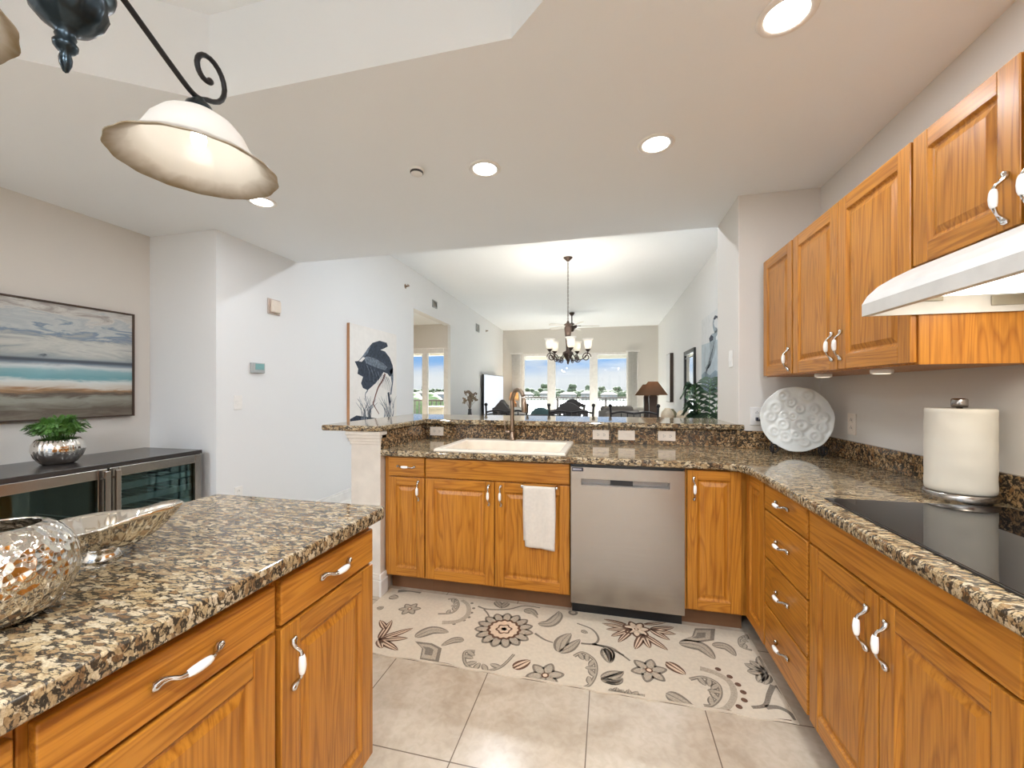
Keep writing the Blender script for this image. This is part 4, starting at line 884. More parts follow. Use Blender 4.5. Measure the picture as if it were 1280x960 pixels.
# ------------------------------------------------------------ alcove on the left
t = thing('seascape_painting', 'wide framed seascape painting above the wine fridges', 'painting', (XL2+.02, 1.78, 1.49))
py0, py1, pz0, pz1 = 1.13, 2.428, 1.088, 1.888
o = obj('canvas', MB().box(XL2+.004, XL2+.030, py0+.012, py1-.012, pz0+.012, pz1-.012), 'seascape', t)
m = MB(); m.box(XL2, XL2+.042, py0, py0+.011, pz0, pz1); m.box(XL2, XL2+.042, py1-.011, py1, pz0, pz1); m.box(XL2, XL2+.042, py0+.011, py1-.011, pz0, pz0+.011); m.box(XL2, XL2+.042, py0+.011, py1-.011, pz1-.011, pz1)
obj('frame', m, 'wood_dark', t, .002)
FX = -3.05; FT = .83
def wine_fridge(y0, y1, hand, label, racks):
    t = thing('wine_fridge', label, 'wine fridge', (FX-.28, (y0+y1)/2, 0))
    m = MB(); m.box(FX-.56, FX-.055, y0+.004, y0+.02, .0, FT-.03); m.box(FX-.56, FX-.055, y1-.02, y1-.004, .0, FT-.03); m.box(FX-.56, FX-.54, y0+.02, y1-.02, 0, FT-.03); m.box(FX-.54, FX-.055, y0+.02, y1-.02, 0, .11)
    m.box(FX-.54, FX-.10, y0+.02, y1-.02, FT-.045, FT-.03)
    obj('cabinet_shell', m, 'fridge_body', t)
    fw = .052; z0, z1 = .10, FT-.03
    m = MB(); m.box(FX-.05, FX, y0+.003, y0+fw, z0, z1); m.box(FX-.05, FX, y1-fw, y1-.003, z0, z1); m.box(FX-.05, FX, y0+fw, y1-fw, z1-fw-.01, z1); m.box(FX-.05, FX, y0+fw, y1-fw, z0, z0+fw)
    d = obj('glass_door', m, 'steel', t, .003)
    obj('door_pane', MB().box(FX-.030, FX-.022, y0+fw, y1-fw, z0+fw, z1-fw-.01), 'smoked_pane', d)
    yh = y1-.026 if hand > 0 else y0+.026
    m = MB(); m.tube([(FX+.001, yh, z1-.06), (FX+.030, yh, z1-.062)], .007, 8); m.tube([(FX+.001, yh, z0+.10), (FX+.030, yh, z0+.10)], .007, 8); m.box(FX+.026, FX+.044, yh-.014, yh+.014, z0+.04, z1-.012)
    obj('handle', m, 'steel', d, .004)
    for i in range(racks):
        z = z1-.145-i*.10-(.16 if racks == 1 else 0)
        m = MB(); m.box(FX-.075, FX-.055, y0+.022, y1-.022, z-.021, z+.021)
        for k in range(7): m.tube([(FX-.075, y0+.06+k*(y1-y0-.12)/6, z), (FX-.52, y0+.06+k*(y1-y0-.12)/6, z)], .004, 6)
        obj('wine_rack', m, 'rack_grey', t)
    m = MB(); m.box(FX-.07, FX-.06, y0+.02, y1-.02, 0, .095); obj('toe_grille', m, 'black', t)
    m = MB(); m.box(FX-.535, FX-.525, y0+.022, y1-.022, .11, FT-.05); obj('liner', m, 'fridge_liner', t)
    return t
wine_fridge(1.29, 1.888, 1, 'steel beverage fridge with a dark glass door under the fern', 1)
wine_fridge(1.892, 2.490, -1, 'steel wine fridge with visible racks nearest the alcove corner', 6)
wine_fridge(.69, 1.286, -1, 'steel beverage fridge out of frame left of the fern', 2)
tag(obj('fridge_worktop', MB().box(FX-.58, FX-.004, .68, 2.497, FT-.0295, FT), 'fridge_top', None, .003), 'thin black worktop running over the wine fridges', 'worktop')
pc_ = Vector((-3.36, 1.82, FT+.0005))
t = thing('potted_fern', 'green feathery fern in a ribbed silver pot on the fridges', 'plant', tuple(pc_))
m = MB(); m.lathe([(.0001, 0), (.068, 0), (.080, .006), (.104, .045), (.117, .085), (.113, .122), (.099, .150), (.091, .158), (.085, .154), (.093, .142), (.104, .120), (.108, .085), (.095, .050), (.07, .015), (.0001, .012)], pc_, 120, 0, lambda a, r, z: 1+(.035*abs(math.sin(a*11)) if r > .09 else 0))
obj('pot', m, 'silver', t)
obj('soil', MB().lathe([(.0001, .144), (.06, .140), (.0915, .132)], pc_, 24), 'soil', t)
m = MB(); r2 = random.Random(3)
for i in range(150):
    a = r2.uniform(0, 2*PI); sp = r2.uniform(.01, .095); up = r2.uniform(.05, .135)*(1.15-sp*3.4); r0 = r2.uniform(0, .07)
    A = pc_+Vector((r0*math.cos(a), r0*math.sin(a), .145)); dv = Vector((math.cos(a), math.sin(a), 0))
    pts = [A, A+dv*sp*.35+Vector((0, 0, up*.8)), A+dv*sp*.7+Vector((0, 0, up)), A+dv*sp+Vector((0, 0, up*.80))]
    sp_ = spline(pts, 4); m.tube(sp_, .0014, 4)
    sd_ = dv.cross(Vector((0, 0, 1)))
    for j in range(3, len(sp_)):
        L = .030*(1-.5*j/len(sp_)); tg_ = (sp_[j]-sp_[j-1]).normalized()
        for s_ in (-1, 1):
            tip = sp_[j]+sd_*s_*L+tg_*L*.9+Vector((0, 0, .004)); w_ = tg_*.0055; mid = sp_[j].lerp(tip, .5)+Vector((0, 0, .003))
            m.add([sp_[j], mid+w_, tip, mid-w_], [(0, 1, 2, 3)])
obj('fronds', m, 'leaf_green', t)
# ------------------------------------------------------------ heron canvases
def canvas(name, label, side, data, x, thick, items, edge_mat):
    ys = [p[0] for p in data['rect']]; 
    return None
def art(m, pts, x, mi): m.poly([(x, y, z) for y, z in pts], mi)
def strokeyz(m, pts, x, w0, w1, mi, up=1):
    pts = [Vector((0, y, z)) for y, z in pts]; pts = spline(pts, 5) if len(pts) > 2 else pts; k = len(pts); L = []; R = []
    for i, p in enumerate(pts):
        d = (pts[min(i+1, k-1)]-pts[max(i-1, 0)]).normalized(); nn = Vector((0, -d.z, d.y)); w_ = w0+(w1-w0)*i/(k-1)
        L.append((x, p.y+nn.y*w_, p.z+nn.z*w_)); R.append((x, p.y-nn.y*w_, p.z-nn.z*w_))
    m.add(L+R, [(i, i+1, k+i+1, k+i) for i in range(k-1)], mi)
t = thing('heron_canvas', 'canvas of a dark blue heron preening on the hall wall behind the bar', 'painting', (XL+.02, 4.75, 1.4))
m = MB(); m.box(XL+.002, XL+.040, 4.20, 5.28, .735, 2.085, 0); obj('stretcher_edge', m, 'canvas_edge', t)
m = MB(); xf = XL+.0405; m.box(xf-.001, xf+.001, 4.200, 5.28, .735, 2.085, 0); xf += .0012
k_ = xf+.0005
art(m, HL['dark1'], k_+.0004, 1); art(m, HL['dark2'], k_+.0004, 2); art(m, HL['dark3'], k_+.0004, 1); art(m, HL['light1'], k_+.0008, 2); art(m, HL['light2'], k_+.0008, 2); art(m, HL['white'], k_+.0012, 0)
art(m, [(4.202, .95), (4.33, .985), (4.50, .96), (4.78, .92), (5.05, .905), (5.1, .88), (4.8, .86), (4.45, .80), (4.202, .74)], k_, 1)
strokeyz(m, HL['leg1'], k_+.0004, .018, .006, 3); strokeyz(m, HL['leg2'], k_+.0004, .010, .006, 2)
r3 = random.Random(5)
for y0 in (4.45, 4.55, 4.62, 4.98, 5.06, 5.14):
    for j in range(6):
        y = y0+r3.uniform(-.05, .05); strokeyz(m, [(y, .88+r3.uniform(0, .03)), (y+r3.uniform(-.04, .04), 1.02), (y+r3.uniform(-.16, .16), 1.12+r3.uniform(0, .10))], k_+.0002, .007, .002, 2)
for i in range(14):                                   # feather strokes
    y = 4.50+i*.042; z = 1.62-.012*i; strokeyz(m, [(y, z), (y+.06, z-.10), (y+.07, z-.20)], k_+.0012, .006, .002, 2 if i % 2 else 1)
obj('painted_face', m, ['canvas_white', 'heron_navy', 'heron_grey', 'heron_legs'], t)
t = thing('heron_canvas', 'tall canvas of a standing grey heron in pale water, right living room wall', 'painting', (XRL-.02, 6.2, 1.8))
m = MB(); m.box(XRL-.030, XRL-.002, 5.30, 6.72, 1.262, 2.36, 0); obj('stretcher_edge', m, 'canvas_white', t)
m = MB(); xf = XRL-.0306
m.box(xf-.0006, xf+.0006, 5.30, 6.72, 1.262, 2.36, 0)
art(m, [(6.719, 1.98), (5.301, 1.94), (5.301, 1.263), (6.719, 1.263)], xf-.0010, 1); art(m, [(6.719, 1.52), (6.5, 1.57), (6.2, 1.50), (5.9, 1.56), (5.6, 1.50), (5.301, 1.55), (5.301, 1.263), (6.719, 1.263)], xf-.0013, 2)
for nm, mi in (('body', 3), ('dark', 4), ('cap', 4), ('bill', 4)): art(m, HR[nm], xf-.0018-.0002*mi, mi)
strokeyz(m, HR['neck'], xf-.0022, .030, .045, 3); strokeyz(m, HR['leg'], xf-.0024, .014, .010, 4); strokeyz(m, HR['leg2'], xf-.0024, .014, .010, 4)
for i in range(7): strokeyz(m, [(5.93+.06*i, 1.95-.05*i), (6.02+.06*i, 1.85-.05*i), (6.07+.06*i, 1.73-.03*i)], xf-.0026, .008, .003, 4)
for i in range(9): strokeyz(m, [(5.35+.13*i, 1.36+.05*(i % 3)), (5.55+.13*i, 1.365+.05*(i % 3))], xf-.0022, .006, .003, 3)
obj('painted_face', m, ['art_pale', 'art_water', 'art_deep', 'heron_mid', 'heron_navy'], t)

# ------------------------------------------------------------ rug
m = MB(); RX0, RX1, RY0, RY1, RZ = -1.372, .715, 1.772, 2.378, .006
fe = [(RX0+(RX1-RX0)*i/120, RY0+.0045*math.sin(i*.55)+.0025*math.sin(i*.21+1)) for i in range(121)]
m.prism([(x, y, .0004) for x, y in fe]+[(RX1, RY1, .0004), (RX0, RY1, .0004)], (0, 0, RZ-.0004))
zl = {'g': RZ+.0006, 't': RZ+.0009, 'b': RZ+.0012, 'c': RZ+.0015}; MI = {'g': 1, 't': 2, 'b': 3, 'c': 4, 'e': 5}
inside = lambda x, y: (min(max(x, RX0+.002), RX1-.004), min(max(y, RY0+.008), RY1-.003))
def rpoly(pts, col, dz=0):
    q = []
    for p in pts:
        a = inside(p[0], p[1])
        if not q or math.hypot(a[0]-q[-1][0], a[1]-q[-1][1]) > .0012: q.append(a)
    if len(q) > 2: m.poly([(x, y, zl.get(col, RZ+.0006)+dz) for x, y in q], MI[col])
def rstroke(pts, w0, w1, col, dz=0):
    pts = [Vector((x, y, 0)) for x, y in pts]; pts = spline(pts, 6) if len(pts) > 2 else pts; k = len(pts); L = []; R = []
    for i, p in enumerate(pts):
        d = pts[min(i+1, k-1)]-pts[max(i-1, 0)]; d = d.normalized() if d.length else Vector((1, 0, 0)); nn = Vector((-d.y, d.x, 0)); w_ = (w0+(w1-w0)*i/(k-1))/2
        a = inside(p.x+nn.x*w_, p.y+nn.y*w_); b = inside(p.x-nn.x*w_, p.y-nn.y*w_); z = zl[col]+dz
        L.append((*a, z)); R.append((*b, z))
    m.add(L+R, [(k+i, k+i+1, i+1, i) for i in range(k-1)], MI[col])
def leafshape(pts, w, k=1.0, sk=0):
    sp = spline([Vector((x, y, 0)) for x, y in pts], 8); n_ = len(sp); A = []; B = []
    for i, p in enumerate(sp):
        t_ = i/(n_-1); d = (sp[min(i+1, n_-1)]-sp[max(i-1, 0)]); d = d.normalized() if d.length else Vector((1, 0, 0)); nn = Vector((-d.y, d.x, 0))
        h = w*k*.5*(math.sin(PI*t_**.8)**.8 if 0 < t_ < 1 else 0)
        A.append(((p+nn*h).x, (p+nn*h).y)); B.append(((p-nn*h).x, (p-nn*h).y))
    return A+B[::-1]
for it in RUG:
    k_ = it[0]
    if k_ == 's': rstroke(it[3], it[2]*1.15, it[2]*.75, it[1])
    elif k_ == 'l':
        rpoly(leafshape(it[2], it[1]), 'g'); rpoly(leafshape(it[2], it[1], .62), 't'); rstroke(it[2], .006, .002, 'g', .0012)
    elif k_ == 'b':
        rpoly(leafshape(it[2], it[1]), 'b', -.0007); rpoly(leafshape(it[2], it[1], .55), 'c', -.0008); rstroke(it[2], .012, .003, 'b', .0006)
    elif k_ == 'd':
        for x, y in it[3]: rpoly([(x+it[2]*math.cos(a), y+it[2]*math.sin(a)) for a in [i*2*PI/12 for i in range(12)]], it[1])
    elif k_ == 'w':
        rpoly(it[1], 'g')
        cx_ = sum(p[0] for p in it[1])/len(it[1]); cy_ = sum(p[1] for p in it[1])/len(it[1])
        rpoly([(cx_+(x-cx_)*.74, cy_+(y-cy_)*.74) for x, y in it[1]], 't'); rpoly([(cx_+(x-cx_)*.42, cy_+(y-cy_)*.42) for x, y in it[1]], 'g', .0006)
    elif k_ == 'c':
        rstroke(it[2], it[1]*.55, it[1]*.45, 'g'); sp = spline([Vector((x, y, 0)) for x, y in it[2]], 6); n_ = len(sp)
        cc = sum(sp, Vector())/n_
        for i in range(4, n_-3, 4):
            p = sp[i]; d = (cc-p); 
            if d.length > .01: q = p+d.normalized()*it[1]*1.5; rpoly(leafshape([(p.x, p.y), ((p.x+q.x)/2, (p.y+q.y)/2), (q.x, q.y)], it[1]*.9), 'g', .0002); rpoly(leafshape([(p.x, p.y), ((p.x+q.x)/2, (p.y+q.y)/2), (q.x, q.y)], it[1]*.5), 't', .0002)
        rstroke(it[2], it[1]*.2, it[1]*.15, 't', .0004)
    elif k_ == 'f':
        (cx_, cy_), r = it[2], it[3]
        def petals(n_, r0, r1, w, col, ph=0, dz=0, k2=1):
            for i in range(n_):
                a = ph+2*PI*i/n_; rpoly(leafshape([(cx_+r0*math.cos(a), cy_+r0*math.sin(a)), (cx_+(r0+r1)/2*math.cos(a), cy_+(r0+r1)/2*math.sin(a)), (cx_+r1*math.cos(a), cy_+r1*math.sin(a))], w, k2), col, dz)
        def disc(rr, col, n_=40, wav=0, f_=9, dz=0): rpoly([(cx_+rr*(1+wav*math.sin(f_*a))*math.cos(a), cy_+rr*(1+wav*math.sin(f_*a))*math.sin(a)) for a in [i*2*PI/n_ for i in range(n_)]], col, dz)
        if it[1] == 'sun':
            petals(15, r*.45, r, r*.42, 'g'); petals(15, r*.5, r*.92, r*.25, 't'); disc(r*.56, 'b', 90, .05, 15); disc(r*.47, 'c', 90, .05, 15)
            disc(r*.26, 'b', 40, .12, 6, .0006); disc(r*.20, 'c', 40, .12, 6, .0006); disc(r*.09, 'b', 30, .2, 5, .0009)
        elif it[1] == 'lily':
            petals(6, 0, r, r*.66, 'g', .3); petals(6, r*.1, r*.86, r*.40, 't', .3); disc(r*.20, 'b', 24); disc(r*.12, 'c', 24)
        else:
            petals(7, 0, r, r*.7, 'b', .2, -.0002); petals(7, r*.1, r*.82, r*.42, 'c', .2, -.0002); disc(r*.3, 'c', 30, .1, 6); disc(r*.16, 'b', 20, .1, 5, .0005); disc(r*.1, 'c', 20, .1, 5, .0005)
for a, b in ((0, 120),): rstroke([(x, y+.004) for x, y in fe[::6]], .004, .004, 'g')
o = obj('runner_rug', m, ['rug_base', 'rug_grey', 'rug_taupe', 'rug_brown', 'rug_cream', 'rug_edge'])
tag(o, 'cream runner rug with grey and brown flowers along the sink cabinets', 'rug')
# ------------------------------------------------------------ dining chandelier
dx_, dy_ = -.566, 5.868
t = thing('dining_chandelier', 'five-light bronze chandelier on a chain over the dining table', 'chandelier', (dx_, dy_, CL))
obj('canopy', MB().lathe([(.0001, -.055), (.018, -.054), (.03, -.04), (.055, -.018), (.066, -.006), (.067, 0)], (dx_, dy_, CL), 32), 'bronze', t)
m = MB(); zc = 2.30
for i in range(30):
    z = CL-.05-i*.0283; a = 0 if i % 2 else PI/2
    m.tube([(dx_+.009*math.cos(q)*math.cos(a), dy_+.009*math.cos(q)*math.sin(a), z-.014+.019*math.sin(q)) for q in [k*2*PI/10 for k in range(10)]], .0032, 5, 0, True)
obj('chain', m, 'bronze', t)
m = MB(); m.lathe([(.0001, .64), (.012, .63), (.022, .605), (.055, .585), (.060, .575), (.035, .565), (.050, .545), (.054, .52), (.046, .45), (.036, .38), (.032, .30), (.028, .22), (.036, .20), (.070, .185), (.078, .165), (.062, .13), (.04, .09), (.022, .06), (.014, .045), (.018, .035), (.012, .02), (.0001, 0)][::-1], (dx_, dy_, 1.655), 28)
obj('column', m, 'bronze', t)
for i in range(5):
    a = -PI/2+.23+i*2*PI/5; u = Vector((math.cos(a), math.sin(a), 0)); b = Vector((dx_, dy_, 0)); R_ = .285
    q = lambda s_, z: b+u*s_+Vector((0, 0, z))
    P = [q(.06, 1.83), q(.11, 1.755), q(.17, 1.725), q(.23, 1.75), q(.275, 1.80), q(R_, 1.845)]
    m = MB(); m.tube(spline(P, 6), .0075, 8)
    m.tube([q(.262+.066*math.cos(k)*(1-k/13), 1.762+.066*math.sin(k)*(1-k/13)) for k in [j*.45 for j in range(24)]], .0075, 7)
    m.tube([q(.135+.048*math.cos(-k)*(1-k/13), 1.735+.048*math.sin(-k)*(1-k/13)) for k in [j*.45 for j in range(22)]], .0065, 7)
    obj('arm', m, 'bronze', t)
    obj('candle_cup', MB().lathe([(.0001, 0), (.016, .004), (.034, .03), (.040, .04), (.02, .042), (.0001, .043)], q(R_, 1.835), 20), 'bronze', t)
    pr_ = [(.030, 0), (.046, .015), (.050, .05), (.052, .09), (.060, .12), (.078, .142), (.076, .144), (.057, .122), (.048, .09), (.046, .05), (.042, .018), (.028, .004)]
    o = obj('bell_shade', MB().lathe(pr_, q(R_, 1.878), 32), 'bell_glass', t)
    obj('bulb', MB().ball(q(R_, 1.935), .020, 12, 8, 0, (1, 1, 1.5)), 'bulb_glow', t)
    lamp('bulb_light', 'POINT', q(R_, 1.985), DINING_W, t, (1, .90, .76), .03)
# ceiling fan
fx_, fy_ = -.875, 10.06
t = thing('ceiling_fan', 'bronze ceiling fan with pale blades far in the living room', 'ceiling fan', (fx_, fy_, CL))
obj('canopy', MB().lathe([(.0001, -.07), (.03, -.07), (.065, -.02), (.07, 0)], (fx_, fy_, CL), 28), 'bronze', t)
obj('downrod', MB().cyl((fx_, fy_, 2.93), .014, .22, 12), 'bronze', t)
obj('motor', MB().lathe([(.0001, -.17), (.035, -.165), (.05, -.14), (.07, -.10), (.115, -.075), (.13, -.045), (.12, -.01), (.07, .02), (.03, .05), (.0001, .06)], (fx_, fy_, 2.90), 32), 'bronze', t)
for i in range(5):
    a = .12+i*2*PI/5; u = Vector((math.cos(a), math.sin(a), 0)); v_ = Vector((-u.y, u.x, 0)); c = Vector((fx_, fy_, 2.862))
    outl = [(.17, -.045), (.30, -.062), (.55, -.070), (.64, -.062), (.665, -.03), (.665, .03), (.64, .062), (.55, .070), (.30, .062), (.17, .045)]
    tl = lambda s_, w_, z: c+u*s_+v_*w_+Vector((0, 0, z+w_*.22))
    m = MB(); m.prism([tl(s_, w_, 0) for s_, w_ in outl], (0, 0, .008)); o = obj('blade', m, 'blade_white', t)
    m = MB(); m.prism([tl(.10, -.02, .009), tl(.22, -.035, .009), tl(.22, .035, .009), tl(.10, .02, .009)], (0, 0, .01)); obj('blade_iron', m, 'bronze', o)
# things high on the left wall
def wall_x(y): return XL if y < YO else -3.07+(XLF+3.07)*(y-YN)/(YW+.1-YN) if y > YN else XL+(-3.07-XL)*(y-YO)/(YN-YO)
def vent(y, z, w_, h_, label):
    x = wall_x(y)+.004; t = thing('air_vent', label, 'vent', (x, y, z))
    m = MB(); b_ = .02
    m.box(x-.004, x+.012, y-w_/2, y+w_/2, z-h_/2, z-h_/2+b_); m.box(x-.004, x+.012, y-w_/2, y+w_/2, z+h_/2-b_, z+h_/2); m.box(x-.004, x+.012, y-w_/2, y-w_/2+b_, z-h_/2, z+h_/2); m.box(x-.004, x+.012, y+w_/2-b_, y+w_/2, z-h_/2, z+h_/2)
    obj('frame', m, 'device_grey', t)
    m = MB()
    for i in range(6):
        zz = z-h_/2+b_+(i+.5)*(h_-2*b_)/6; m.add([(x+.010, y-w_/2+b_, zz-.008), (x+.010, y+w_/2-b_, zz-.008), (x-.003, y+w_/2-b_, zz+.008), (x-.003, y-w_/2+b_, zz+.008)], [(0, 1, 2, 3)])
    obj('louvres', m, 'filter_grey', t)
vent(6.75, 2.83, .20, .13, 'small grey vent high on the hall wall above the opening')
vent(9.55, 2.83, .26, .19, 'grey vent high on the wall above the television')
def sprinkler(y, z, label):
    x = wall_x(y); t = thing('sprinkler_head', label, 'sprinkler', (x, y, z))
    obj('escutcheon', MB().lathe([(.0001, .006), (.03, .005), (.036, 0)], (x+.001, y, z), 20, 0, None, (1, 0, 0)), 'nickel', t)
    m = MB(); m.cyl((x+.005, y, z), .012, .045, 12, 0, (1, 0, 0)); m.box(x+.048, x+.052, y-.028, y+.028, z-.004, z+.022); obj('deflector', m, 'nickel', t)
sprinkler(5.62, 2.87, 'small sprinkler head high on the hall wall left of the opening')
sprinkler(10.4, 2.88, 'tiny sprinkler head high on the wall beyond the grey vent')
# blinds and valance
def blinds(x0, x1, label):
    t = thing('vertical_blinds', label, 'blinds', ((x0+x1)/2, YW-.05, 1.2))
    m = MB(); k = int((x1-x0)/.035)
    for i in range(k):
        x = x0+(i+.5)*(x1-x0)/k; m.obox((x, YW-.045, 1.24), (.016, .030, 0), (-.0008, .0004, 0), (0, 0, 1.18))
    obj('slats', m, 'blind', t)
    obj('head_rail', MB().box(x0-.05, x1+.05, YW-.10, YW, 2.43, 2.475), 'trim_white', t, .004)
blinds(-2.97, -2.68, 'stacked vertical blinds left of the living room windows')
blinds(.56, .85, 'stacked vertical blinds right of the living room windows')
# television
x = -3.045
t = thing('television', 'large flat television on the left wall whose screen glows to imitate window glare', 'television', (x, 10.75, .632))
m = MB(); m.box(x-.04, x, 9.86, 11.58, .66, 1.705); obj('casing', m, 'black', t, .006)
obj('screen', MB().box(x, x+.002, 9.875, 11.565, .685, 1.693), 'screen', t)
m = MB(); m.box(x-.030, x-.010, 10.2, 10.3, .64, .68); m.box(x-.0, x+.16, 10.1, 11.4, .632, .645); m.box(x-.030, x-.010, 11.2, 11.3, .64, .68); obj('stand', m, 'black', t); t.rotation_euler = (0, 0, math.radians(-2.0))
t = thing('media_console', 'low dark media console under the television', 'console', (-2.98, 10.0, 0))
m = MB(); m.box(-3.05, -2.52, 7.65, 11.6, .60, .63); m.box(-3.04, -2.54, 7.68, 11.57, .005, .60); obj('body', m, 'wood_dark', t, .004)
for i in range(4):
    y0 = 7.70+i*.975; d = obj('door', MB().box(-2.54, -2.522, y0, y0+.95, .10, .585), 'wood_dark', t, .004); obj('knob', MB().ball((-2.512, y0+.9, .36), .014), 'bronze', d)
def vase_flowers(x, y, z, label, sc=1.0):
    t = thing('dried_bouquet', label, 'flowers', (x, y, z))
    obj('vase', MB().lathe([(.0001, 0), (.045*sc, 0), (.055*sc, .02), (.05*sc, .12), (.032*sc, .22), (.036*sc, .27), (.030*sc, .27), (.026*sc, .22), (.0001, .20)], (x, y, z), 24), 'vase_dark', t)
    m = MB(); r_ = random.Random(11)
    for i in range(26):
        a = r_.uniform(0, 2*PI); s_ = r_.uniform(.02, .17)*sc; h = r_.uniform(.22, .40)*sc-s_*.5
        tip = Vector((x+s_*math.cos(a), y+s_*math.sin(a), z+.26+h)); m.tube(spline([(x, y, z+.24), (x+s_*.4*math.cos(a), y+s_*.4*math.sin(a), z+.26+h*.6), tip], 4), .003, 5)
        for j in range(5):
            m.ball(tip+Vector((r_.uniform(-.03, .03), r_.uniform(-.03, .03), r_.uniform(-.03, .02))), r_.uniform(.010, .022), 7, 5)
    obj('blooms', m, 'dried', t)
vase_flowers(-2.82, 8.05, .631, 'dried brown bouquet in a slim dark vase near the television', 1.0)
# table lamps
def table_lamp(x, y, z, label, rt, rb, hs, hb, mat, wt, base='box'):
    t = thing('table_lamp', label, 'lamp', (x, y, z))
    m = MB()
    if base == 'box':
        w2 = .062
        vs = [(x+a*(w2+.02*f_), y+b*(w2+.02*f_), z+h) for h, f_ in ((0, .3), (.02, .3), (.021, 0), (hb*.55, -.2), (hb*.9, .1), (hb, -1.2)) for a, b in ((-1, -1), (1, -1), (1, 1), (-1, 1))]
        m.add(vs, [(4*i+j, 4*i+(j+1) % 4, 4*i+4+(j+1) % 4, 4*i+4+j) for i in range(5) for j in range(4)]+[(3, 2, 1, 0), (20, 21, 22, 23)])
    else: m.lathe([(.0001, 0), (.07, 0), (.07, .015), (.03, .03), (.05, .10), (.085, .18), (.075, .27), (.03, .33), (.015, .36), (.0001, hb)], (x, y, z), 28)
    obj('lamp_base', m, 'wood_dark' if base == 'box' else 'cork_wood', t, .004 if base == 'box' else 0)
    obj('harp', MB().cyl((x, y, z+hb-.01), .006, hs*.75, 10), 'bronze', t)
    m = MB(); zs = z+hb-.015; m.lathe([(rb, 0), (rt, hs), (rt-.003, hs), (rb-.003, 0), (rb, 0)], (x, y, zs), 40); obj('lamp_shade', m, mat, t)
    obj('bulb', MB().ball((x, y, zs+hs*.42), .028, 12, 8), 'bulb_glow', t)
    lamp('lamp_light', 'POINT', (x, y, zs+hs*.75), wt, t, (1, .78, .52), .03)
table_lamp(.700, 6.9, .800, 'brown table lamp with a flared tan shade on the near console', .075, .228, .215, .43, 'shade_tan', 1.3)
table_lamp(.735, 8.35, .760, 'second brown table lamp half hidden behind the near one', .075, .228, .215, .445, 'shade_tan', .5)
table_lamp(-2.77, 11.95, .62, 'small glowing peach table lamp in the corner beside the television', .11, .15, .24, .38, 'shade_peach', 6.0, 'turned')
def side_table(x0, x1, y0, y1, h, label, name='side_table', mat='cork_wood'):
    t = thing(name, label, 'table', ((x0+x1)/2, (y0+y1)/2, 0))
    obj('table_top', MB().box(x0, x1, y0, y1, h-.03, h), mat, t, .005)
    for a, b in ((x0, y0), (x1, y0), (x1, y1), (x0, y1)):
        sx_ = 1 if a == x0 else -1; sy_ = 1 if b == y0 else -1; obj('leg', MB().box(a+sx_*.02, a+sx_*.07, b+sy_*.02, b+sy_*.07, 0, h-.03), mat, t, .004)
    obj('apron', MB().box(x0+.03, x1-.03, y0+.03, y1-.03, h-.11, h-.03), mat, t)
side_table(.42, 1.39, 6.35, 7.15, .80, 'light wooden console that carries the near tan lamp', 'console_table')
side_table(.48, 1.0, 8.05, 8.62, .76, 'wooden end table behind the near lamp')
side_table(-3.05, -2.5, 11.7, 12.2, .62, 'wooden corner table under the peach lamp')
t = tag(obj('round_vase', MB().lathe([(.0001, 0), (.05, 0), (.085, .04), (.100, .10), (.085, .16), (.045, .20), (.040, .215), (.034, .215), (.038, .20), (.0001, .18)], (.885, 6.62, .8), 32), 'vase_cream'), 'round cream vase on the console right of the tan lamp', 'vase')
tag(obj('round_vase', MB().lathe([(.0001, 0), (.045, 0), (.075, .04), (.085, .09), (.07, .14), (.04, .175), (.034, .19), (.028, .19), (.0001, .16)], (.99, 6.95, .8), 32), 'vase_sage'), 'smaller olive vase behind the round cream vase', 'vase')
tag(obj('round_vase', MB().lathe([(.0001, 0), (.05, 0), (.08, .05), (.088, .10), (.075, .15), (.05, .175), (.045, .18), (.0001, .17)], (1.10, 6.62, .8), 32), 'vase_cream'), 'pale clay pot at the right end of the console', 'vase')
# ceiling lights added out of view past the soffit to brighten the living room
for x in (-1.2, .6):
    can(x, 4.35, CL, 'added fill light in the high ceiling hidden past the soffit', 14.0)
for o in C.objects:
    if o.get('label') == 'added fill light in the high ceiling hidden past the soffit': o['group'] = 'added fill lights past the soffit'
# mirror and narrow art on the right wall
t = thing('wall_mirror', 'tall dark-framed mirror on the right living room wall', 'mirror', (XRL-.02, 7.75, 1.4))
m = MB(); y0, y1, z0, z1, b_ = 7.28, 8.22, .72, 2.01, .075
for q in ((y0, y0+b_, z0, z1), (y1-b_, y1, z0, z1), (y0+b_, y1-b_, z0, z0+b_), (y0+b_, y1-b_, z1-b_, z1)): m.box(XRL-.035, XRL-.0, *q)
m.box(XRL-.02, XRL-.012, y0+b_, y1-b_, z1-b_-.07, z1-b_-.05)
obj('frame', m, 'black', t, .004); obj('mirror_glass', MB().box(XRL-.016, XRL-.012, y0+b_*.9, y1-b_*.9, z0+b_*.9, z1-b_*.9), 'mirror', t)
t = thing('narrow_canvas', 'narrow canvas with a dark edge on the right wall near the blinds', 'painting', (XRL-.03, 9.95, 1.57))
obj('stretcher', MB().box(XRL-.075, XRL-.002, 9.68, 10.28, 1.02, 2.13), 'wood_dark', t, .003); obj('painted_face', MB().box(XRL-.078, XRL-.0752, 9.69, 10.27, 1.03, 2.12), 'art_pale', t)
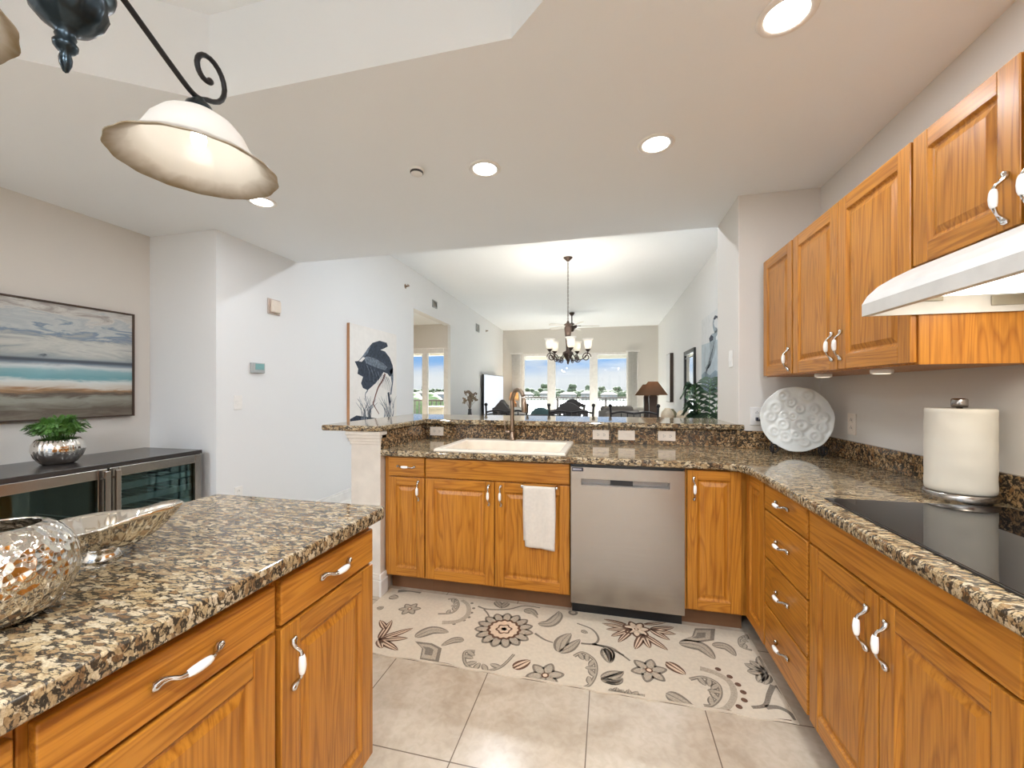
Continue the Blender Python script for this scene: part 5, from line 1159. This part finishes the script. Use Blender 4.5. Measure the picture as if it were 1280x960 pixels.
# palm
pb = Vector((1.13, 5.15, 0))
t = thing('potted_palm', 'leafy green palm in front of the standing heron canvas', 'plant', tuple(pb))
obj('pot', MB().lathe([(.0001, .004), (.12, .004), (.13, .02), (.17, .30), (.18, .32), (.165, .32), (.15, .28), (.0001, .27)], pb, 36), 'vase_dark', t)
m = MB(); m2 = MB(); r4 = random.Random(4)
clampx = lambda p: Vector((min(p.x, 1.385), p.y, p.z))
for i in range(11):
    a = i*2.4+.3; h = r4.uniform(.62, 1.20); out = r4.uniform(.16, .34); dv = Vector((math.cos(a), math.sin(a), 0))
    base = pb+dv*.03+Vector((0, 0, .27))
    sp = [clampx(p) for p in spline([base, base+dv*out*.25+Vector((0, 0, h*.6)), base+dv*out*.75+Vector((0, 0, h)), base+dv*out*1.3+Vector((0, 0, h*.88))], 8)]
    m2.tube(sp, [.006*(1-.7*k/len(sp)) for k in range(len(sp))], 5)
    sd_ = dv.cross(Vector((0, 0, 1)))
    for j in range(9, len(sp)):
        f_ = j/len(sp); L = .34*(1.2-f_)*(.7+.3*math.sin(PI*min(1, (j-8)/8))); tg_ = (sp[j]-sp[j-1]).normalized()
        for s_ in (-1, 1):
            d = (sd_*s_*.85+tg_*.5).normalized(); A = []; B = []
            for q in range(6):
                u = q/5; p = sp[j]+d*L*u+Vector((0, 0, L*(.22*u-.62*u*u))); wv = (tg_+Vector((0, 0, .35)))*(.0135*math.sin(PI*min(.97, .12+u*.86)))
                A.append(clampx(p+wv)); B.append(clampx(p-wv))
            m.add(A+B, [(q, q+1, 7+q, 6+q) for q in range(5)])
obj('stalks', m2, 'leaf_green', t); obj('leaves', m, 'leaf_dark', t)
# ------------------------------------------------------------ stools behind the bar and the dining set
def make_stool():
    t = thing('bar_stool', '', 'stool')
    obj('seat', MB().lathe([(.0001, .60), (.17, .60), (.205, .615), (.21, .64), (.19, .665), (.0001, .675)], (0, 0, 0), 32), 'fabric_slate', t)
    for s_ in (-1, 1):
        m = MB(); m.tube(spline([(s_*.19, .20, 0), (s_*.20, .19, .62), (s_*.215, .20, .95), (s_*.225, .215, 1.125)], 6), .011, 8); obj('back_post', m, 'iron', t)
        obj('finial', MB().ball((s_*.225, .215, 1.137), .019, 12, 8), 'iron', t)
        obj('leg', MB().tube([(s_*.19, -.19, 0), (s_*.16, -.15, .61)], .011, 8), 'iron', t)
    m = MB(); m.tube(spline([(-.222, .21, 1.055), (-.12, .235, 1.075), (0, .245, 1.060), (.12, .235, 1.075), (.222, .21, 1.055)], 6), .010, 8)
    m.tube(spline([(-.22, .205, .93), (0, .235, .91), (.22, .205, .93)], 6), .009, 8); obj('back_rail', m, 'iron', t)
    m = MB()
    for k in range(5): m.tube([(-.12+.06*k, .238, .915), (-.12+.06*k, .238, 1.062)], .006, 6)
    obj('back_spindles', m, 'iron', t)
    m = MB(); m.tube([(-.178, -.175, .25), (.178, -.175, .25), (.192, .197, .25), (-.192, .197, .25)], .009, 8, 0, True); obj('footrest', m, 'iron', t)
    return t
st = make_stool(); st.location = (-1.045, 3.93, 0); ORG[st.name] = Vector((0, 0, 0)); st['label'] = 'iron bar stool left of the faucet behind the bar'; st['group'] = 'bar stools behind the granite bar'
dup(st, (-.36, 3.95, 0), .05, 'iron bar stool behind the bar in front of the middle windows'); dup(st, (.235, 3.93, 0), -.04, 'iron bar stool behind the bar in front of the tan lamp')
def make_chair():
    t = thing('dining_chair', '', 'chair')
    m = MB(); m.box(-.22, .22, -.22, .22, .43, .475); obj('seat', m, 'fabric_grey', t, .02, 3)
    for s_ in (-1, 1):
        obj('leg', MB().tube([(s_*.19, .19, 0), (s_*.20, .20, .44)], [.018, .024], 8), 'wood_black', t)
        obj('leg', MB().tube(spline([(s_*.19, -.24, 0), (s_*.20, -.20, .45), (s_*.20, -.225, .75), (s_*.205, -.27, 1.05)], 5), .021, 8), 'wood_black', t)
    def crest(z0, y, pts): 
        m.prism([(x_, y-(z_-.45)*.09, z_) for x_, z_ in pts], (0, .028, 0))
    m = MB(); top = [(.215-.43*i/16, 1.052+.092*(1+math.cos(PI*(.215-.43*i/16)/.215))/2) for i in range(17)]
    m.prism([(x_, -.285, z_) for x_, z_ in top+[(-.215, .995), (-.12, 1.005), (0, 1.01), (.12, 1.005), (.215, .995)]], (0, .030, 0)); obj('crest_rail', m, 'wood_black', t, .004)
    m = MB(); m.prism([(x_, -.27, z_) for x_, z_ in ((-.19, .955), (.19, .955), (.19, .975), (-.19, .975))], (0, .022, 0)); m.prism([(x_, -.25, z_) for x_, z_ in ((-.19, .62), (.19, .62), (.19, .66), (-.19, .66))], (0, .022, 0))
    obj('back_rail', m, 'wood_black', t)
    m = MB(); m.prism([(x_, -.262+(.96-z_)*.03, z_) for x_, z_ in ((-.15, .66), (.15, .66), (.15, .955), (-.15, .955))], (0, .012, 0)); obj('back_panel', m, 'wood_black', t)
    return t
ch = make_chair(); ch.location = (-.455, 5.12, 0); ch['label'] = 'arched-back dark dining chair directly under the chandelier'; ch['group'] = 'dining chairs around the round table'
for (x, y, a, lb) in ((-1.16, 5.28, .75, 'arched-back dark dining chair left of the chandelier, turned toward the table'), (-1.35, 6.1, 1.75, 'arched-back dark dining chair at the far left of the round table'), (-.60, 6.72, PI, 'arched-back dark dining chair on the window side of the round table')):
    o = dup(ch, (x, y, 0), -a if False else a*-1, lb)
def make_parsons(x, y, rz, label, mat='fabric_grey'):
    t = thing('upholstered_chair', label, 'chair')
    obj('seat', MB().box(-.24, .24, -.22, .26, .36, .49), mat, t, .03, 3)
    obj('backrest', MB().prism([(x_, -.25-(z_-.4)*.10, z_) for x_, z_ in ((-.235, .36), (.235, .36), (.235, 1.03), (-.235, 1.03))], (0, .075, 0)), mat, t, .025, 3)
    for a, b in ((-1, -1), (1, -1), (1, 1), (-1, 1)): obj('leg', MB().box(a*.19-.02, a*.19+.02, b*.19-.02, b*.19+.02, 0, .37), 'wood_dark', t)
    t.location = (x, y, 0); t.rotation_euler = (0, 0, rz); return t
make_parsons(.03, 5.42, .55, 'grey upholstered chair right of the chandelier beyond the bar')
t = thing('dining_table', 'round dark dining table under the chandelier', 'table', (dx_, dy_, 0))
obj('table_top', MB().lathe([(.0001, .72), (.52, .72), (.545, .73), (.55, .745), (.54, .755), (.0001, .755)], (dx_, dy_, 0), 56), 'wood_dark', t)
obj('pedestal', MB().lathe([(.0001, 0), (.30, 0), (.30, .03), (.12, .07), (.07, .2), (.09, .4), (.07, .6), (.16, .72), (.0001, .72)], (dx_, dy_, 0), 28), 'wood_dark', t)
# seating further back
def sofa(name, label, x, y, rz, w_, mat, hb=.92, cat='sofa'):
    t = thing(name, label, cat)
    obj('base', MB().box(-w_/2+.16, w_/2-.16, -.42, .44, .10, .30), mat, t, .02)
    nc = max(1, round((w_-.36)/.65)); cw = (w_-.36)/nc
    for i in range(nc):
        x0 = -w_/2+.18+i*cw
        obj('seat_cushion', MB().box(x0+.005, x0+cw-.005, -.24, .45, .30, .45), mat, t, .04, 3)
        obj('back_cushion', MB().prism([(x0+.01, -.40, .44), (x0+.01, -.20, .44), (x0+.01, -.28, hb), (x0+.01, -.42, hb-.02)], (cw-.02, 0, 0)), mat, t, .04, 3)
    for s_ in (-1, 1): obj('armrest', MB().box(s_*w_/2, s_*(w_/2-.16), -.44, .44, .10, .64), mat, t, .04, 3)
    obj('back', MB().box(-w_/2+.1, w_/2-.1, -.47, -.40, .10, hb-.08), mat, t, .03, 3)
    for a, b in ((-1, -1), (1, -1), (1, 1), (-1, 1)): obj('leg', MB().cyl((a*(w_/2-.10), b*.36, 0), .022, .11, 10), 'wood_dark', t)
    t.location = (x, y, 0); t.rotation_euler = (0, 0, rz); return t
sofa('sofa', 'dark slate sofa seen over the bar below the left window', -1.44, 8.9, .0, 2.0, 'fabric_slate', .78)
sofa('armchair', 'grey armchair beyond the dining table before the right window', .03, 7.85, .35, .95, 'fabric_grey', 1.02, 'armchair')
sofa('armchair', 'pale armchair behind the tan lamps by the right blinds', .45, 9.7, .9, .95, 'fabric_white', .92, 'armchair')
tag(obj('throw_pillow', MB().ball((-1.45, 8.86, .685), .25, 16, 10, 0, (1, .42, .93)), 'fabric_teal'), 'teal throw pillow in the middle of the slate sofa', 'pillow')
tag(obj('throw_pillow', MB().ball((-1.98, 8.87, .692), .25, 16, 10, 0, (.9, .42, .92)), 'fabric_white'), 'white throw pillow at the left end of the slate sofa', 'pillow')

# ------------------------------------------------------------ balcony and far shore
struct('balcony_slab', MB().box(-3.43, 1.6, YW+.15, 14.75, -.25, -.02).box(-9.0, -3.43, YN+.15, 14.75, -.25, -.02), 'deck', 'pale balcony floor outside the windows', 'floor')
mb = MB(); mb.box(-3.43, 1.6, YW+.15, 14.75, 2.62, 2.8); mb.box(-3.43, 1.6, 14.5, 14.7, 2.40, 2.62); mb.box(-9.0, -3.43, YN+.15, 9.6, 2.62, 2.8); mb.box(-9, -3.43, 9.35, 9.55, 2.16, 2.62)
struct('balcony_roof', mb, 'stucco', 'balcony ceiling and beam above the windows', 'ceiling')
def railing(x0, x1, y, label, step=.115):
    t = thing('balcony_railing', label, 'railing', ((x0+x1)/2, y, 0))
    obj('top_rail', MB().box(x0, x1, y-.025, y+.025, 1.02, 1.065), 'rail_metal', t); obj('bottom_rail', MB().box(x0, x1, y-.018, y+.018, .08, .115), 'rail_metal', t)
    n_ = int((x1-x0)/1.25)
    for i in range(n_+1): xx = x0+(x1-x0)*i/n_; obj('post', MB().box(xx-.028, xx+.028, y-.028, y+.028, -.02, 1.02), 'rail_metal', t)
    for i in range(1, int((x1-x0)/step)): obj('baluster', MB().box(x0+i*step-.013, x0+i*step+.013, y-.013, y+.013, .115, 1.02), 'rail_metal', t)
railing(-3.4, 1.55, 14.45, 'dark balcony railing outside the living room windows')
railing(-6.4, -3.45, 9.25, 'dark balcony railing outside the side room glass door')
t = thing('storage_box', 'grey box standing on the balcony outside the side door', 'box', (-3.72, 8.55, -.02))
obj('body', MB().box(-3.98, -3.56, 8.35, 8.75, .02, .88), 'filter_grey', t, .01); obj('lid', MB().box(-4.0, -3.54, 8.33, 8.77, .88, .93), 'filter_grey', t, .01)
for a, b in ((-3.95, 8.38), (-3.59, 8.38), (-3.59, 8.72), (-3.95, 8.72)): obj('foot', MB().box(a-.02, a+.02, b-.02, b+.02, -.019, .02), 'black', t)
D = 300.0; GZ = -5.2
struct('sea', MB().box(-700, 500, 22, 900, GZ-1.2, GZ-1.0), 'sea', 'calm bay below the balcony', 'water')
struct('far_shore', MB().box(-600, 330, D, 520, GZ-1.1, GZ), 'shore', 'low far shore across the bay', 'ground')
r5 = random.Random(21)
def far_tree(name, label, group, x, y, z, h, wd, seed, mat='tree_leaf'):
    t = thing(name, label, 'tree', (x, y, z), group); r_ = random.Random(seed)
    m = MB()
    for i in range(11):
        a = r_.uniform(0, 2*PI); rr = r_.uniform(0, .34)*wd; s_ = r_.uniform(.16, .27)*wd
        m.ball((x+rr*math.cos(a), y+rr*math.sin(a), z+h*r_.uniform(.42, .84)), s_, 8, 6, 0, (1, 1, h/wd*.72))
    obj('crown', m, mat, t); obj('trunk', MB().tube([(x, y, z-.02), (x+.1, y, z+h*.5)], [.35, .2], 7), 'wood_dark', t); return t
protos = []
for i, (h, wd) in enumerate(((9.0, 9), (8.5, 10), (11.5, 9))):
    protos.append(far_tree('shore_tree', 'round green tree in the row along the far shore', 'trees along the far shore', -196+i*12.0, D+34+i*13, GZ, h, wd, i))
px_ = -166.0; i = 0
while px_ < 95:
    p = protos[i % 3]; o = dup(p, (px_, D+(34, 47, 60)[i % 3]+r5.uniform(-1, 1), GZ), r5.uniform(0, 6)); s_ = r5.uniform(.78, 1.0); o.scale = (s_, s_, s_*r5.uniform(.75, 1.2)); px_ += r5.uniform(3.9, 4.6); i += 1
def house(x, y, w_, d_, h, seed, label):
    t = thing('shore_house', label, 'house', (x, y, GZ), 'houses along the far shore')
    obj('wall', MB().box(x-w_/2, x+w_/2, y-d_/2, y+d_/2, GZ, GZ+h), 'house_wall', t)
    m = MB(); ov = .6; m.add([(x-w_/2-ov, y-d_/2-ov, GZ+h), (x+w_/2+ov, y-d_/2-ov, GZ+h), (x+w_/2+ov, y+d_/2+ov, GZ+h), (x-w_/2-ov, y+d_/2+ov, GZ+h), (x-w_/4, y, GZ+h+1.9), (x+w_/4, y, GZ+h+1.9)], [(0, 1, 5, 4), (1, 2, 5), (2, 3, 4, 5), (3, 0, 4), (3, 2, 1, 0)])
    obj('roof', m, 'house_roof', t)
    k = int(w_/2.6)
    for j in range(k): xx = x-w_/2+(j+.5)*w_/k; obj('window', MB().box(xx-.7, xx+.7, y-d_/2-.05, y-d_/2+.02, GZ+1.0, GZ+2.5), 'house_window', t)
    return t
hs = house(-183, D+12, 12, 9, 3.4, 1, 'low pale house on the far shore in front of the trees'); hs2 = house(-168, D+14, 10, 8, 4.2, 2, 'low pale house on the far shore in front of the trees')
px_ = -153.0; i = 0
while px_ < 85:
    dup(hs if i % 2 else hs2, (px_, D+11+r5.uniform(-4, 6), GZ), 0); px_ += r5.uniform(12.2, 21); i += 1
m = MB(); rb_ = random.Random(8); bx_ = -205.0
while bx_ < 110:
    m.ball((bx_, D+24.4+rb_.uniform(-.4, .4), GZ+1.6), rb_.uniform(2.0, 3.2), 7, 5, 0, (1, .7, rb_.uniform(.9, 1.5))); bx_ += rb_.uniform(1.6, 3.2)
tag(obj('shore_foliage', m, 'tree_leaf'), 'dense belt of dark green foliage behind the far shore houses', 'foliage', None, 'stuff')
# waterside shrubs, close trees seen through the side door
for i, (x, y) in enumerate(((-16.6, 24), (-11.9, 23.5), (-21.6, 25), (-7.2, 25.5))):
    far_tree('garden_tree', 'bushy green tree outside the glass door of the side room', 'green trees outside the side door', x, y, -5.2, 6.6+.25*(i % 2), 4.6, 40+i, 'hedge_leaf')
struct('garden_ground', MB().box(-40, -3, 14.8, 30, -5.6, -5.2), 'shore', 'garden ground far below the balcony', 'ground')
